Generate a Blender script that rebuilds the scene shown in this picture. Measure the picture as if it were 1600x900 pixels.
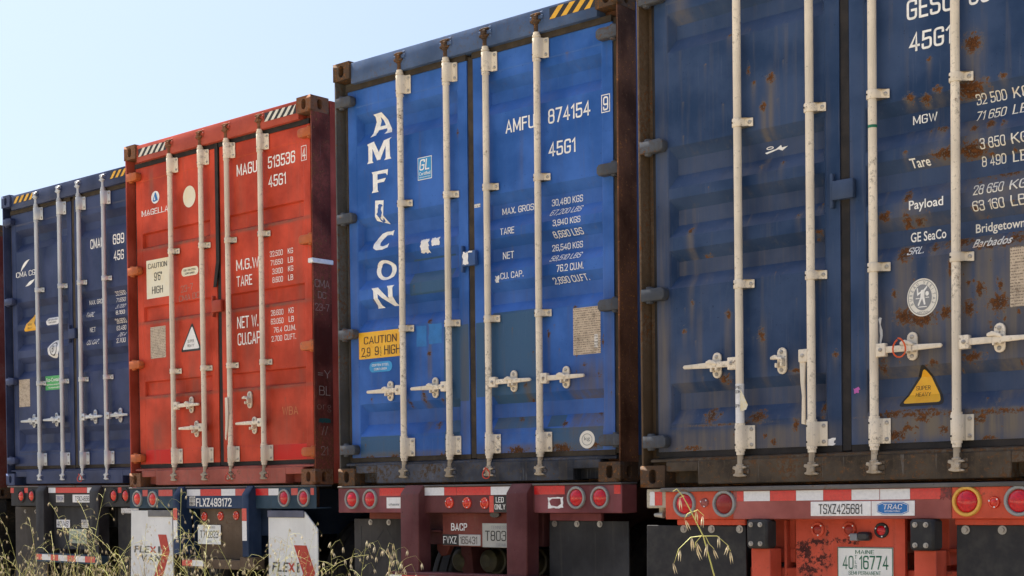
import bpy, bmesh, math, random
import numpy as np
from mathutils import Matrix, Vector
from mathutils.geometry import tessellate_polygon

# ------------------------------------------------------------------ clean
for o in list(bpy.data.objects): bpy.data.objects.remove(o, do_unlink=True)
scene = bpy.context.scene
col = scene.collection
R = math.radians

# ------------------------------------------------------------------ camera
CAM_Z = 1.20
cam_d = bpy.data.cameras.new('camera')
cam = bpy.data.objects.new('camera', cam_d); col.objects.link(cam)
cam_d.sensor_width = 36.0
cam_d.lens = 36.0 * 2304.07 / 1600.0
cam_d.shift_y = (851.66 - 450.0) / 1600.0
cam_d.clip_start = 0.05; cam_d.clip_end = 3000
rw = Matrix.Rotation(R(41.591), 4, 'Z') @ Matrix.Rotation(R(-2.0242), 4, 'X') @ Matrix.Rotation(R(0.5249), 4, 'Y')
cam.matrix_world = Matrix.Translation((0, 0, CAM_Z)) @ rw @ Matrix.Rotation(R(90), 4, 'X')
scene.camera = cam

# ------------------------------------------------------------------ sky + sun (open shade: the sun stands behind the row)
SUN_EL, SUN_AZ = 64.0, -80.0
world = bpy.data.worlds.new('World'); scene.world = world; world.use_nodes = True
nt = world.node_tree; nt.nodes.clear()
sky = nt.nodes.new('ShaderNodeTexSky'); sky.sky_type = 'NISHITA'; sky.sun_disc = False
sky.sun_elevation = R(SUN_EL); sky.sun_rotation = R(SUN_AZ)
sky.air_density = 1.0; sky.dust_density = 4.0; sky.ozone_density = 3.5; sky.altitude = 50
bg = nt.nodes.new('ShaderNodeBackground'); bg.inputs['Strength'].default_value = 0.055
wo = nt.nodes.new('ShaderNodeOutputWorld')
nt.links.new(sky.outputs[0], bg.inputs[0]); nt.links.new(bg.outputs[0], wo.inputs[0])
sun_d = bpy.data.lights.new('sun', 'SUN'); sun_d.energy = 5.0; sun_d.angle = R(0.53); sun_d.color = (1.0, 0.95, 0.87)
sun = bpy.data.objects.new('sun', sun_d); col.objects.link(sun)
sdir = Vector((math.sin(R(SUN_AZ)) * math.cos(R(SUN_EL)), math.cos(R(SUN_AZ)) * math.cos(R(SUN_EL)), math.sin(R(SUN_EL))))
sun.rotation_euler = sdir.to_track_quat('Z', 'Y').to_euler(); sun.location = (0, 20, 30)
vs = scene.view_settings
vs.view_transform = 'Standard'; vs.look = 'None'; vs.exposure = 1.88; vs.gamma = 1.0; vs.use_curve_mapping = False
scene.render.engine = 'CYCLES'

# ------------------------------------------------------------------ materials
def ramp2(nt, src, a, b, lo=0.0, hi=1.0):
    n = nt.nodes.new('ShaderNodeMapRange'); n.interpolation_type = 'SMOOTHSTEP'
    n.inputs['From Min'].default_value = a; n.inputs['From Max'].default_value = b
    n.inputs['To Min'].default_value = lo; n.inputs['To Max'].default_value = hi
    nt.links.new(src, n.inputs['Value']); return n.outputs[0]
def mth(nt, op, a, b=None, clamp=False):
    n = nt.nodes.new('ShaderNodeMath'); n.operation = op; n.use_clamp = clamp
    for i, x in enumerate((a, b)):
        if x is None: continue
        if isinstance(x, (int, float)): n.inputs[i].default_value = x
        else: nt.links.new(x, n.inputs[i])
    return n.outputs[0]
def mixc(nt, f, a, b):
    n = nt.nodes.new('ShaderNodeMix'); n.data_type = 'RGBA'
    for s, x in ((n.inputs[0], f), (n.inputs[6], a), (n.inputs[7], b)):
        if isinstance(x, (int, float)): s.default_value = x
        elif isinstance(x, tuple): s.default_value = x if len(x) == 4 else x + (1,)
        else: nt.links.new(x, s)
    return n.outputs[2]
def noise(nt, vec, scale, detail=4, rough=.55, stretch=None, loc=(0, 0, 0)):
    if stretch or loc != (0, 0, 0):
        mp = nt.nodes.new('ShaderNodeMapping'); nt.links.new(vec, mp.inputs[0])
        mp.inputs['Scale'].default_value = stretch or (1, 1, 1); mp.inputs['Location'].default_value = loc
        vec = mp.outputs[0]
    n = nt.nodes.new('ShaderNodeTexNoise'); n.inputs['Scale'].default_value = scale
    n.inputs['Detail'].default_value = detail; n.inputs['Roughness'].default_value = rough
    nt.links.new(vec, n.inputs['Vector']); return n.outputs['Fac']
def attr(nt, name):
    n = nt.nodes.new('ShaderNodeAttribute'); n.attribute_name = name; return n.outputs['Fac']
MATS = {}
def paint(name, c, rust=0.1, grime=0.25, rough=0.45, door=False, patch=None, var=0.22, metal=0.0, dirt=(0.13, 0.115, 0.095),
          rustA=(0.045, 0.020, 0.010), rustB=(0.20, 0.080, 0.028), spec=0.14, bump=0.4):
    """weathered paint: tone drift, vertical grime runs, rust spots; doors read rust, stain and patch amounts from their mesh"""
    if name in MATS: return MATS[name]
    m = bpy.data.materials.new(name); m.use_nodes = True; nt = m.node_tree
    bs = nt.nodes['Principled BSDF']
    tc = nt.nodes.new('ShaderNodeTexCoord').outputs['Object']
    oi = nt.nodes.new('ShaderNodeObjectInfo').outputs['Random']
    off = nt.nodes.new('ShaderNodeVectorMath'); off.operation = 'ADD'
    cb = nt.nodes.new('ShaderNodeCombineXYZ'); nt.links.new(mth(nt, 'MULTIPLY', oi, 17.0), cb.inputs[0]); nt.links.new(mth(nt, 'MULTIPLY', oi, 5.0), cb.inputs[2])
    nt.links.new(tc, off.inputs[0]); nt.links.new(cb.outputs[0], off.inputs[1]); v = off.outputs[0]
    n1 = noise(nt, v, 2.6, 5); n2 = noise(nt, v, 1.0, 5, .6, (26, 26, 1.3)); n3 = noise(nt, v, 48 if door else 42, 6, .66); n4 = noise(nt, v, 190, 3, .6)
    dark = tuple(x * (1 - var * 1.5) for x in c)
    lite = tuple(min(1, x * (1 + var * .35) + .02) for x in c)
    colr = mixc(nt, ramp2(nt, n1, .32, .68), dark, lite)
    if door and patch:
        pa = attr(nt, 'patch'); colr = mixc(nt, ramp2(nt, mth(nt, 'ADD', pa, mth(nt, 'MULTIPLY', mth(nt, 'SUBTRACT', n3, .5), .25)), .4, .6), colr, patch)
    # dusty sheen and dirt running down
    colr = mixc(nt, ramp2(nt, n2, .52, .78, 0, grime * .55), colr, dirt)
    colr = mixc(nt, ramp2(nt, noise(nt, v, 1.0, 4, .6, (60, 60, 3.5), (3, 1, 7)), .6, .75, 0, grime * .3), colr, tuple(min(1, x * .6 + .16) for x in c))
    # pin scratches and chips
    colr = mixc(nt, ramp2(nt, noise(nt, v, 70, 2, .5, None, (9, 4, 2)), .70, .76, 0, min(.6, grime + rust)), colr, tuple(x * .35 for x in c))
    if door:
        st = attr(nt, 'stain')
        sm = mth(nt, 'MULTIPLY', st, ramp2(nt, mth(nt, 'ADD', n2, mth(nt, 'MULTIPLY', n1, .3)), .42, .80, .45, 1.0), True)
        colr = mixc(nt, sm, colr, dirt)
        rl = attr(nt, 'rust')
    else:
        rl = rust
    # rust edge follows noise
    nz = mth(nt, 'ADD', mth(nt, 'MULTIPLY', mth(nt, 'SUBTRACT', n3, .5), 2.3 if door else 1.3), mth(nt, 'MULTIPLY', mth(nt, 'SUBTRACT', n4, .5), .9 if door else .55))
    if door: rl = mth(nt, 'MULTIPLY', rl, .84); nz = mth(nt, 'MULTIPLY', nz, ramp2(nt, rl, .01, .30))
    rr = mth(nt, 'ADD', rl, nz)
    if not door:
        rr = mth(nt, 'ADD', rr, mth(nt, 'MULTIPLY', mth(nt, 'SUBTRACT', n1, .5), .9))
    mk = ramp2(nt, rr, .5, .66)
    halo = ramp2(nt, rr, .30, .58, 0, .55)
    rc = mixc(nt, ramp2(nt, mth(nt, 'ADD', mth(nt, 'MULTIPLY', n4, .35), mth(nt, 'MULTIPLY', n3, .65)), .40, .68), rustA, rustB)
    colr = mixc(nt, halo, colr, dirt)
    colr = mixc(nt, mk, colr, rc)
    nt.links.new(colr, bs.inputs['Base Color'])
    rg = mth(nt, 'ADD', mth(nt, 'MULTIPLY', mk, .9 - rough), ramp2(nt, n1, .3, .7, rough - .08, rough + .1))
    nt.links.new(rg, bs.inputs['Roughness'])
    bs.inputs['Metallic'].default_value = metal; bs.inputs['Specular IOR Level'].default_value = spec
    bp = nt.nodes.new('ShaderNodeBump'); bp.inputs['Strength'].default_value = bump; bp.inputs['Distance'].default_value = .004
    hh = mth(nt, 'ADD', mth(nt, 'MULTIPLY', n3, .35), mth(nt, 'ADD', mth(nt, 'MULTIPLY', mk, n4), mth(nt, 'MULTIPLY', n1, 1.2)))
    nt.links.new(hh, bp.inputs['Height']); nt.links.new(bp.outputs[0], bs.inputs['Normal'])
    MATS[name] = m; return m
def simple(name, c, rough=.5, spec=.4, var=.15, scale=8, metal=0, coat=0, trans=0, c2=None, lo=.35, hi=.7):
    if name in MATS: return MATS[name]
    m = bpy.data.materials.new(name); m.use_nodes = True; nt = m.node_tree; bs = nt.nodes['Principled BSDF']
    tc = nt.nodes.new('ShaderNodeTexCoord').outputs['Object']
    n = noise(nt, tc, scale, 6, .65)
    nt.links.new(mixc(nt, ramp2(nt, n, lo, hi), c, c2 or tuple(x * (1 - var) for x in c)), bs.inputs['Base Color'])
    nt.links.new(ramp2(nt, n, .3, .7, max(.02, rough - .06), min(1, rough + .08)), bs.inputs['Roughness'])
    bs.inputs['Specular IOR Level'].default_value = spec; bs.inputs['Metallic'].default_value = metal
    bs.inputs['Coat Weight'].default_value = coat
    MATS[name] = m; return m
def print_mat(name, paper, ink, sx=34, sz=120):
    """paper or metal plate covered with rows of fine illegible print"""
    if name in MATS: return MATS[name]
    m = bpy.data.materials.new(name); m.use_nodes = True; nt = m.node_tree; bs = nt.nodes['Principled BSDF']
    tc = nt.nodes.new('ShaderNodeTexCoord').outputs['Object']
    sep = nt.nodes.new('ShaderNodeSeparateXYZ'); nt.links.new(tc, sep.inputs[0])
    rows = mth(nt, 'FRACT', mth(nt, 'MULTIPLY', sep.outputs[2], sz * .62))
    rm = ramp2(nt, rows, .48, .56)
    wd = ramp2(nt, noise(nt, tc, 1.0, 3, .7, (sx * 4, 1, sz * .62)), .46, .52)
    blot = noise(nt, tc, 18, 6, .7)
    base = mixc(nt, ramp2(nt, blot, .45, .72), paper, tuple(x * .55 for x in paper))
    base = mixc(nt, ramp2(nt, blot, .64, .74, 0, .8), base, (.16, .075, .03))
    nt.links.new(mixc(nt, mth(nt, 'MULTIPLY', mth(nt, 'MULTIPLY', rm, wd), .75), base, ink), bs.inputs['Base Color'])
    bs.inputs['Roughness'].default_value = .55
    MATS[name] = m; return m

white_letter = simple('white_lettering', (.88, .87, .84), .55, var=.18, scale=30)
stained_letter = simple('rust_stained_lettering', (.74, .71, .64), .6, scale=7, c2=(.60, .26, .07), lo=.60, hi=.70)
black_letter = simple('black_lettering', (.018, .017, .017), .5)
brown_letter = simple('brown_black_lettering', (.06, .03, .015), .55, c2=(.02, .015, .012), scale=40)
galv = paint('galvanised_bar', (.52, .54, .56), rust=.0, grime=.25, rough=.38, metal=.35, var=.12, bump=.1)
cream = paint('cream_bar_paint', (.78, .69, .56), rust=.24, grime=.8, rough=.5, var=.12, bump=.12)
cream2 = paint('cream_bar_paint_worn', (.78, .68, .55), rust=.22, grime=.8, rough=.5, var=.14, bump=.12)
castmat_rusty = paint('rusty_steel', (.10, .060, .036), rust=.46, grime=1.0, rough=.8, var=.4, dirt=(.05, .032, .02), rustA=(.045, .022, .012), rustB=(.26, .115, .042))
grimy_cream = paint('grimy_cream', (.50, .42, .32), rust=.32, grime=1.2, rough=.6, var=.3, dirt=(.14, .11, .08))
rubber = simple('black_rubber', (.022, .022, .024), .7, spec=.3, var=.4, scale=14, c2=(.048, .046, .043))
gasket_brown = simple('dusty_gasket', (.035, .028, .022), .8, spec=.2, scale=9, c2=(.07, .055, .04))
gasket_black = simple('black_gasket', (.013, .012, .013), .7, spec=.25, scale=9, c2=(.035, .03, .028))
steel_bolt = paint('bolt_steel', (.45, .42, .38), rust=.28, grime=.4, rough=.45, metal=.4)
tape_red = simple('red_reflective_tape', (.62, .018, .02), .32, var=.22, scale=60, coat=.3)
tape_white = simple('white_reflective_tape', (.72, .72, .74), .32, var=.12, scale=60, coat=.3)
tape_red_faded = simple('faded_red_tape', (.55, .05, .04), .5, var=.3, scale=30, c2=(.5, .12, .1))
lens_red = simple('red_lens', (.62, .006, .012), .2, spec=.4, coat=.25, scale=75, c2=(.40, .003, .015))
lens_orange = simple('orange_red_lens', (.70, .04, .012), .2, spec=.4, coat=.25, scale=75, c2=(.5, .015, .01))
ring_grey = simple('grey_lamp_ring', (.28, .29, .28), .5, scale=20)
ring_yellow = simple('yellow_lamp_ring', (.72, .40, .07), .5, scale=20)
yellow = simple('yellow_sticker', (.80, .44, .025), .45, var=.12, scale=12, c2=(.74, .36, .02))
haz_yellow = simple('hazard_yellow', (.78, .42, .03), .5, scale=20)
haz_white = simple('hazard_white', (.72, .68, .58), .5, scale=20)
haz_black = simple('hazard_black', (.02, .02, .022), .5)
paper_white = simple('white_paper', (.82, .81, .80), .6, var=.15, scale=25)
cream_paper = simple('cream_sticker', (.74, .70, .56), .55, scale=6, c2=(.72, .62, .40), lo=.4, hi=.75)
plate_beige = print_mat('data_plate_beige', (.52, .42, .31), (.09, .06, .04))
plate_white = print_mat('printed_white', (.66, .64, .60), (.08, .07, .07), 30, 90)
sky_blue = simple('light_blue_sticker', (.03, .28, .60), .4, scale=12)
mid_blue = simple('mid_blue_sticker', (.012, .16, .47), .4, var=.2, scale=14)
green_st = simple('green_sticker', (.08, .42, .13), .45, scale=14)
chalk = simple('chalk', (.36, .27, .23), .9, var=.4, scale=50)
glassdark = simple('dark_lamp', (.03, .03, .035), .3)
lamp_grey = simple('lamp_grey', (.25, .26, .28), .4)
seal_orange = simple('orange_plastic', (.70, .10, .02), .4)

# ------------------------------------------------------------------ mesh helpers
class MB:
    def __init__(s): s.v = []; s.f = []
    def add(s, vs, fs):
        b = len(s.v); s.v += [tuple(p) for p in vs]; s.f += [tuple(i + b for i in f) for f in fs]; return s
    def box(s, u0, u1, w0, w1, v0, v1):
        p = [(u0, w0, v0), (u1, w0, v0), (u1, w1, v0), (u0, w1, v0), (u0, w0, v1), (u1, w0, v1), (u1, w1, v1), (u0, w1, v1)]
        return s.add(p, [(0, 3, 2, 1), (4, 5, 6, 7), (0, 1, 5, 4), (1, 2, 6, 5), (2, 3, 7, 6), (3, 0, 4, 7)])
    def cyl(s, p0, p1, r0, r1=None, n=14, caps=True):
        r1 = r0 if r1 is None else r1; p0 = Vector(p0); p1 = Vector(p1); d = (p1 - p0).normalized()
        a = d.orthogonal().normalized(); b = d.cross(a); vs = []
        for p, r in ((p0, r0), (p1, r1)):
            for i in range(n):
                t = 2 * math.pi * i / n; vs.append(p + a * math.cos(t) * r + b * math.sin(t) * r)
        fs = [(i, (i + 1) % n, n + (i + 1) % n, n + i) for i in range(n)]
        if caps: fs += [tuple(range(n - 1, -1, -1)), tuple(range(n, 2 * n))]
        return s.add(vs, fs)
    def tube(s, pts, r, n=6, taper=None):
        pts = [Vector(p) for p in pts]; m = len(pts); vs = []; ref = Vector((.31, .2, .93))
        for k, p in enumerate(pts):
            d = (pts[min(k + 1, m - 1)] - pts[max(k - 1, 0)]).normalized()
            a = d.cross(ref)
            if a.length < 1e-4: a = d.orthogonal()
            a.normalize(); b = d.cross(a); rr = r if taper is None else r + (taper - r) * k / (m - 1)
            for i in range(n):
                t = 2 * math.pi * i / n; vs.append(p + a * math.cos(t) * rr + b * math.sin(t) * rr)
        fs = []
        for k in range(m - 1):
            for i in range(n): fs.append((k * n + i, k * n + (i + 1) % n, (k + 1) * n + (i + 1) % n, (k + 1) * n + i))
        fs += [tuple(range(n - 1, -1, -1)), tuple(range((m - 1) * n, m * n))]
        return s.add(vs, fs)
    def lathe(s, prof, c, axis='w', n=24, sign=-1):
        """prof = (radius, height) pairs, height runs along -w (towards the viewer) by default"""
        vs = []; fs = []; m = len(prof)
        for (r, h) in prof:
            for i in range(n):
                t = 2 * math.pi * i / n; a, b = r * math.cos(t), r * math.sin(t)
                if axis == 'w': vs.append((c[0] + a, c[1] + sign * h, c[2] + b))
                elif axis == 'u': vs.append((c[0] + sign * h, c[1] + a, c[2] + b))
                else: vs.append((c[0] + a, c[1] + b, c[2] + sign * h))
        for k in range(m - 1):
            for i in range(n): fs.append((k * n + i, k * n + (i + 1) % n, (k + 1) * n + (i + 1) % n, (k + 1) * n + i))
        fs.append(tuple(range((m - 1) * n, m * n))); fs.append(tuple(range(n - 1, -1, -1)))
        return s.add(vs, fs)
    def prism(s, pts, w0, w1, plane='uv'):
        """extruded polygon; plane uv extrudes along w, plane wv along u, plane uw along v"""
        n = len(pts)
        def P(a, b, c): return {'uv': (a, c, b), 'wv': (c, a, b), 'uw': (a, b, c)}[plane]
        vs = [P(a, b, w0) for a, b in pts] + [P(a, b, w1) for a, b in pts]
        fs = [tuple(range(n)), tuple(range(2 * n - 1, n - 1, -1))] + [(i, n + i, n + (i + 1) % n, (i + 1) % n) for i in range(n)]
        return s.add(vs, fs)
    def mesh(s, name, bevel=0, seg=1, smooth=True, ang=40):
        me = bpy.data.meshes.new(name); me.from_pydata(s.v, [], s.f)
        bm = bmesh.new(); bm.from_mesh(me); bmesh.ops.recalc_face_normals(bm, faces=bm.faces)
        if bevel:
            es = [e for e in bm.edges if len(e.link_faces) == 2 and e.calc_face_angle(0) > R(35)]
            bmesh.ops.bevel(bm, geom=es, offset=bevel, segments=seg, affect='EDGES', clamp_overlap=True, profile=.5)
        bm.to_mesh(me); bm.free()
        if smooth:
            me.polygons.foreach_set('use_smooth', [True] * len(me.polygons)); me.set_sharp_from_angle(angle=R(ang))
        return me
    def build(s, name, mat, parent=None, bevel=0, seg=1, loc=None, **k):
        return put(name, s.mesh(name, bevel, seg, **k), mat, parent, loc)
def put(name, me, mat=None, parent=None, loc=None):
    if mat is not None and not me.materials: me.materials.append(mat)
    o = bpy.data.objects.new(name, me); col.objects.link(o); o.parent = parent
    if loc: o.location = loc
    return o
def tag(o, label=None, cat=None, group=None, kind=None):
    if label: o['label'] = label
    if cat: o['category'] = cat
    if group: o['group'] = group
    if kind: o['kind'] = kind
    return o
def empty(name, loc, rot=(0, 0, 0)):
    o = bpy.data.objects.new(name, None); o.empty_display_size = .2; col.objects.link(o); o.location = loc; o.rotation_euler = rot; return o

# ------------------------------------------------------------------ lettering and flat print
def text_tris(s, bold=0.0, spacing=1.0):
    cu = bpy.data.curves.new('t', 'FONT'); cu.body = s; cu.size = 1; cu.offset = bold; cu.resolution_u = 3; cu.space_character = spacing
    cu.fill_mode = 'FRONT'
    o = bpy.data.objects.new('t', cu); col.objects.link(o)
    dg = bpy.context.evaluated_depsgraph_get(); dg.update()
    me = bpy.data.meshes.new_from_object(o.evaluated_get(dg))
    vs = [(v.co.x, v.co.y) for v in me.vertices]; fs = [tuple(p.vertices) for p in me.polygons]
    bpy.data.objects.remove(o); bpy.data.curves.remove(cu); bpy.data.meshes.remove(me)
    return vs, fs
# condensed stencil-painter's capitals drawn as thick strokes; a point is (x, y) or (x, y, corner radius)
Q_ = .2
GLYPH = {
 '0': [(1, [(0, 0, Q_), (.5, 0, Q_), (.5, 1, Q_), (0, 1, Q_)])], '1': [(0, [(0, .80), (.19, 1), (.19, 0)])],
 '2': [(0, [(0, .74), (0, 1, Q_), (.5, 1, Q_), (.5, .60, .12), (0, .0), (.5, 0)])],
 '3': [(0, [(0, .80), (0, 1, Q_), (.5, 1, Q_), (.5, .53, .14), (.18, .53)]), (0, [(.18, .53), (.5, .53, .14), (.5, 0, Q_), (0, 0, Q_), (0, .20)])],
 '4': [(0, [(.37, 0), (.37, 1), (0, .27), (.52, .27)])], '5': [(0, [(.47, 1), (.05, 1), (.03, .54), (.5, .60, .16), (.5, 0, Q_), (0, 0, Q_), (0, .22)])],
 '6': [(1, [(0, 0, Q_), (.5, 0, Q_), (.5, .58, .16), (0, .58, .16)]), (0, [(0, .3), (0, 1, Q_), (.5, 1, Q_), (.5, .82)])], '7': [(0, [(0, 1), (.5, 1), (.16, 0)])],
 '8': [(1, [(.02, .53, .14), (.48, .53, .14), (.48, 1, Q_), (.02, 1, Q_)]), (1, [(0, 0, Q_), (.5, 0, Q_), (.5, .53, .14), (0, .53, .14)])],
 '9': [(1, [(0, .42, .16), (.5, .42, .16), (.5, 1, Q_), (0, 1, Q_)]), (0, [(.5, .7), (.5, 0, Q_), (0, 0, Q_), (0, .18)])],
 'A': [(0, [(0, 0), (.27, 1), (.54, 0)]), (0, [(.09, .27), (.45, .27)])], 'B': [(1, [(0, .53), (.46, .53, .14), (.46, 1, Q_), (0, 1)]), (1, [(0, 0), (.5, 0, Q_), (.5, .53, .14), (0, .53)])],
 'C': [(0, [(.5, .77), (.5, 1, Q_), (0, 1, Q_), (0, 0, Q_), (.5, 0, Q_), (.5, .23)])], 'D': [(1, [(0, 0), (.5, 0, Q_), (.5, 1, Q_), (0, 1)])],
 'E': [(0, [(.42, 1), (0, 1), (0, 0), (.42, 0)]), (0, [(0, .52), (.36, .52)])], 'F': [(0, [(.42, 1), (0, 1), (0, 0)]), (0, [(0, .52), (.36, .52)])],
 'G': [(0, [(.5, .80), (.5, 1, Q_), (0, 1, Q_), (0, 0, Q_), (.5, 0, Q_), (.5, .47), (.26, .47)])], 'H': [(0, [(0, 0), (0, 1)]), (0, [(.5, 0), (.5, 1)]), (0, [(0, .52), (.5, .52)])],
 'I': [(0, [(0, 0), (0, 1)])], 'J': [(0, [(.4, 1), (.4, 0, Q_), (0, 0, Q_), (0, .25)])], 'K': [(0, [(0, 0), (0, 1)]), (0, [(.5, 1), (.04, .42)]), (0, [(.17, .58), (.52, 0)])],
 'L': [(0, [(0, 1), (0, 0), (.4, 0)])], 'M': [(0, [(0, 0), (0, 1)]), (0, [(0, 1), (.33, .15), (.66, 1)]), (0, [(.66, 1), (.66, 0)])], 'N': [(0, [(0, 0), (0, 1)]), (0, [(.02, 1), (.50, 0)]), (0, [(.52, 0), (.52, 1)])],
 'O': [(1, [(0, 0, Q_), (.5, 0, Q_), (.5, 1, Q_), (0, 1, Q_)])], 'P': [(0, [(0, 0), (0, 1), (.5, 1, Q_), (.5, .46, Q_), (0, .46)])], 'R': [(0, [(0, 0), (0, 1), (.5, 1, Q_), (.5, .48, .16), (0, .48)]), (0, [(.26, .48), (.52, 0)])],
 'S': [(0, [(.5, .80), (.5, 1, Q_), (0, 1, Q_), (0, .54, .16), (.5, .50, .16), (.5, 0, Q_), (0, 0, Q_), (0, .20)])], 'T': [(0, [(-.02, 1), (.50, 1)]), (0, [(.24, 1), (.24, 0)])], 'U': [(0, [(0, 1), (0, 0, Q_), (.5, 0, Q_), (.5, 1)])],
 'V': [(0, [(0, 1), (.27, 0), (.54, 1)])], 'W': [(0, [(0, 1), (.19, 0), (.38, .9), (.57, 0), (.76, 1)])], 'X': [(0, [(0, 0), (.5, 1)]), (0, [(0, 1), (.5, 0)])], 'Y': [(0, [(0, 1), (.26, .45), (.52, 1)]), (0, [(.26, .45), (.26, 0)])], 'Z': [(0, [(0, 1), (.48, 1), (0, 0), (.48, 0)])],
 '.': [(0, [(0, 0), (0, .09)])], ',': [(0, [(.03, .08), (-.02, -.14)])], "'": [(0, [(0, .78), (0, 1)])], '"': [(0, [(0, .78), (0, 1)]), (0, [(.16, .78), (.16, 1)])], '-': [(0, [(0, .45), (.3, .45)])], '/': [(0, [(0, 0), (.34, 1)])], '=': [(0, [(0, .35), (.4, .35)]), (0, [(0, .62), (.4, .62)])]}
def fillet(pts, closed):
    out = []; n = len(pts)
    for i, p in enumerate(pts):
        r = p[2] if len(p) > 2 else 0; c = Vector(p[:2])
        if r and (closed or 0 < i < n - 1):
            a = Vector(pts[i - 1][:2]) - c; b = Vector(pts[(i + 1) % n][:2]) - c; r = min(r, a.length * .5, b.length * .5)
            p0 = c + a.normalized() * r; p1 = c + b.normalized() * r
            for k in range(5):
                t = k / 4; out.append(p0 * (1 - t) ** 2 + c * 2 * t * (1 - t) * .98 + p1 * t ** 2 + c * (2 * t * (1 - t) * .02))
        else: out.append(c)
    return out
def stroke_text(txt, wt=.15):
    V = []; F = []; x0 = 0
    for ch in txt:
        if ch == ' ': x0 += .34; continue
        g = GLYPH[ch]; wmax = max(p[0] for _, l in g for p in l)
        for si, (closed, l) in enumerate(g):
            P = fillet(l, closed); n = len(P); b = len(V)
            for i in range(n):
                pr = P[i - 1] if (i or closed) else None; nx = P[(i + 1) % n] if (i < n - 1 or closed) else None
                d0 = (P[i] - pr).normalized() if pr is not None else None; d1 = (nx - P[i]).normalized() if nx is not None else None
                d0 = d0 if d0 is not None else d1; d1 = d1 if d1 is not None else d0
                n0 = Vector((-d0.y, d0.x)); n1 = Vector((-d1.y, d1.x)); m = n0 + n1
                m = m.normalized() if m.length > .05 else n0; k = min(1.9, 1 / max(.3, m.dot(n0)))
                ext = Vector((0, 0))
                if not closed and i == 0: ext = -d1 * wt * .5
                if not closed and i == n - 1: ext = d0 * wt * .5
                for sg in (-1, 1): q = P[i] + m * sg * wt * .5 * k + ext; V.append((q.x + x0, q.y, si * .00025))
            for i in range(n if closed else n - 1): j = (i + 1) % n; F.append((b + 2 * i, b + 2 * j, b + 2 * j + 1, b + 2 * i + 1))
        x0 += wmax + wt + .11
    return V, F
def fit_text(s, u0, u1, v0, v1, shear=0.0, bold=0.022, slope=0.0, spacing=1.0):
    if s and all(c == ' ' or c in GLYPH for c in s): vs, fs = stroke_text(s, (.142 if v1 - v0 > .07 else .122) + (bold - .022) * .9)
    else: vs, fs = text_tris(s, min(bold, .012), spacing)
    xs = [p[0] for p in vs]; ys = [p[1] for p in vs]; x0, x1, y0, y1 = min(xs), max(xs), min(ys), max(ys)
    out = []
    for x, y, *ex in vs:
        a = (x - x0) / (x1 - x0); b = (y - y0) / (y1 - y0)
        out.append((u0 + a * (u1 - u0) + shear * (b - .5) * (v1 - v0), v0 + b * (v1 - v0) + slope * a, *ex))
    return out, fs
def poly_tris(loops):
    """tessellate outline plus holes"""
    fl = [p for l in loops for p in l]
    tr = tessellate_polygon([[Vector((x, y, 0)) for x, y in l] for l in loops])
    return fl, [tuple(t) for t in tr]
def rect(u0, u1, v0, v1): return [(u0, v0), (u1, v0), (u1, v1), (u0, v1)]
def ell(cx, cy, rx, ry, n=28, a0=0, a1=360): return [(cx + rx * math.cos(R(a0 + (a1 - a0) * i / n)), cy + ry * math.sin(R(a0 + (a1 - a0) * i / n))) for i in range(n if a1 - a0 == 360 else n + 1)]
def merge(*parts):
    V = []; F = []
    for v, f in parts:
        b = len(V); V += v; F += [tuple(i + b for i in t) for t in f]
    return V, F
def ragged(u0, u1, v0, v1, seed, amt=.1, n=6):
    rnd = random.Random(seed); pts = []
    for k in range(4):
        a = [(u0, v0), (u1, v0), (u1, v1), (u0, v1)][k]; b = [(u1, v0), (u1, v1), (u0, v1), (u0, v0)][k]
        for i in range(n):
            t = i / n; j = amt * min(u1 - u0, v1 - v0)
            pts.append((a[0] + (b[0] - a[0]) * t + rnd.uniform(-j, j), a[1] + (b[1] - a[1]) * t + rnd.uniform(-j, j)))
    return pts
def flat_on(geo, name, mat, parent, surf, lift=.0016, brk_v=(), brk_u=()):
    """lay flat print on a surface w = surf(u, v), cut along the surface's folds so that it bends with them"""
    V, F = geo
    bm = bmesh.new(); bv = [bm.verts.new((p[0], p[2] if len(p) > 2 else 0, p[1])) for p in V]
    for f in F:
        try: bm.faces.new([bv[i] for i in f])
        except ValueError: pass
    lo = min(p[1] for p in V); hi = max(p[1] for p in V); lu = min(p[0] for p in V); hu = max(p[0] for p in V)
    for b in brk_v:
        if lo < b < hi: bmesh.ops.bisect_plane(bm, geom=bm.verts[:] + bm.edges[:] + bm.faces[:], plane_co=(0, 0, b), plane_no=(0, 0, 1))
    for b in brk_u:
        if lu < b < hu: bmesh.ops.bisect_plane(bm, geom=bm.verts[:] + bm.edges[:] + bm.faces[:], plane_co=(b, 0, 0), plane_no=(1, 0, 0))
    for v in bm.verts: v.co.y = surf(v.co.x, v.co.z) - lift - v.co.y
    for f in bm.faces:
        f.normal_update()
        if f.normal.y > 0: f.normal_flip()
    me = bpy.data.meshes.new(name); bm.to_mesh(me); bm.free()
    return put(name, me, mat, parent)

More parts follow.
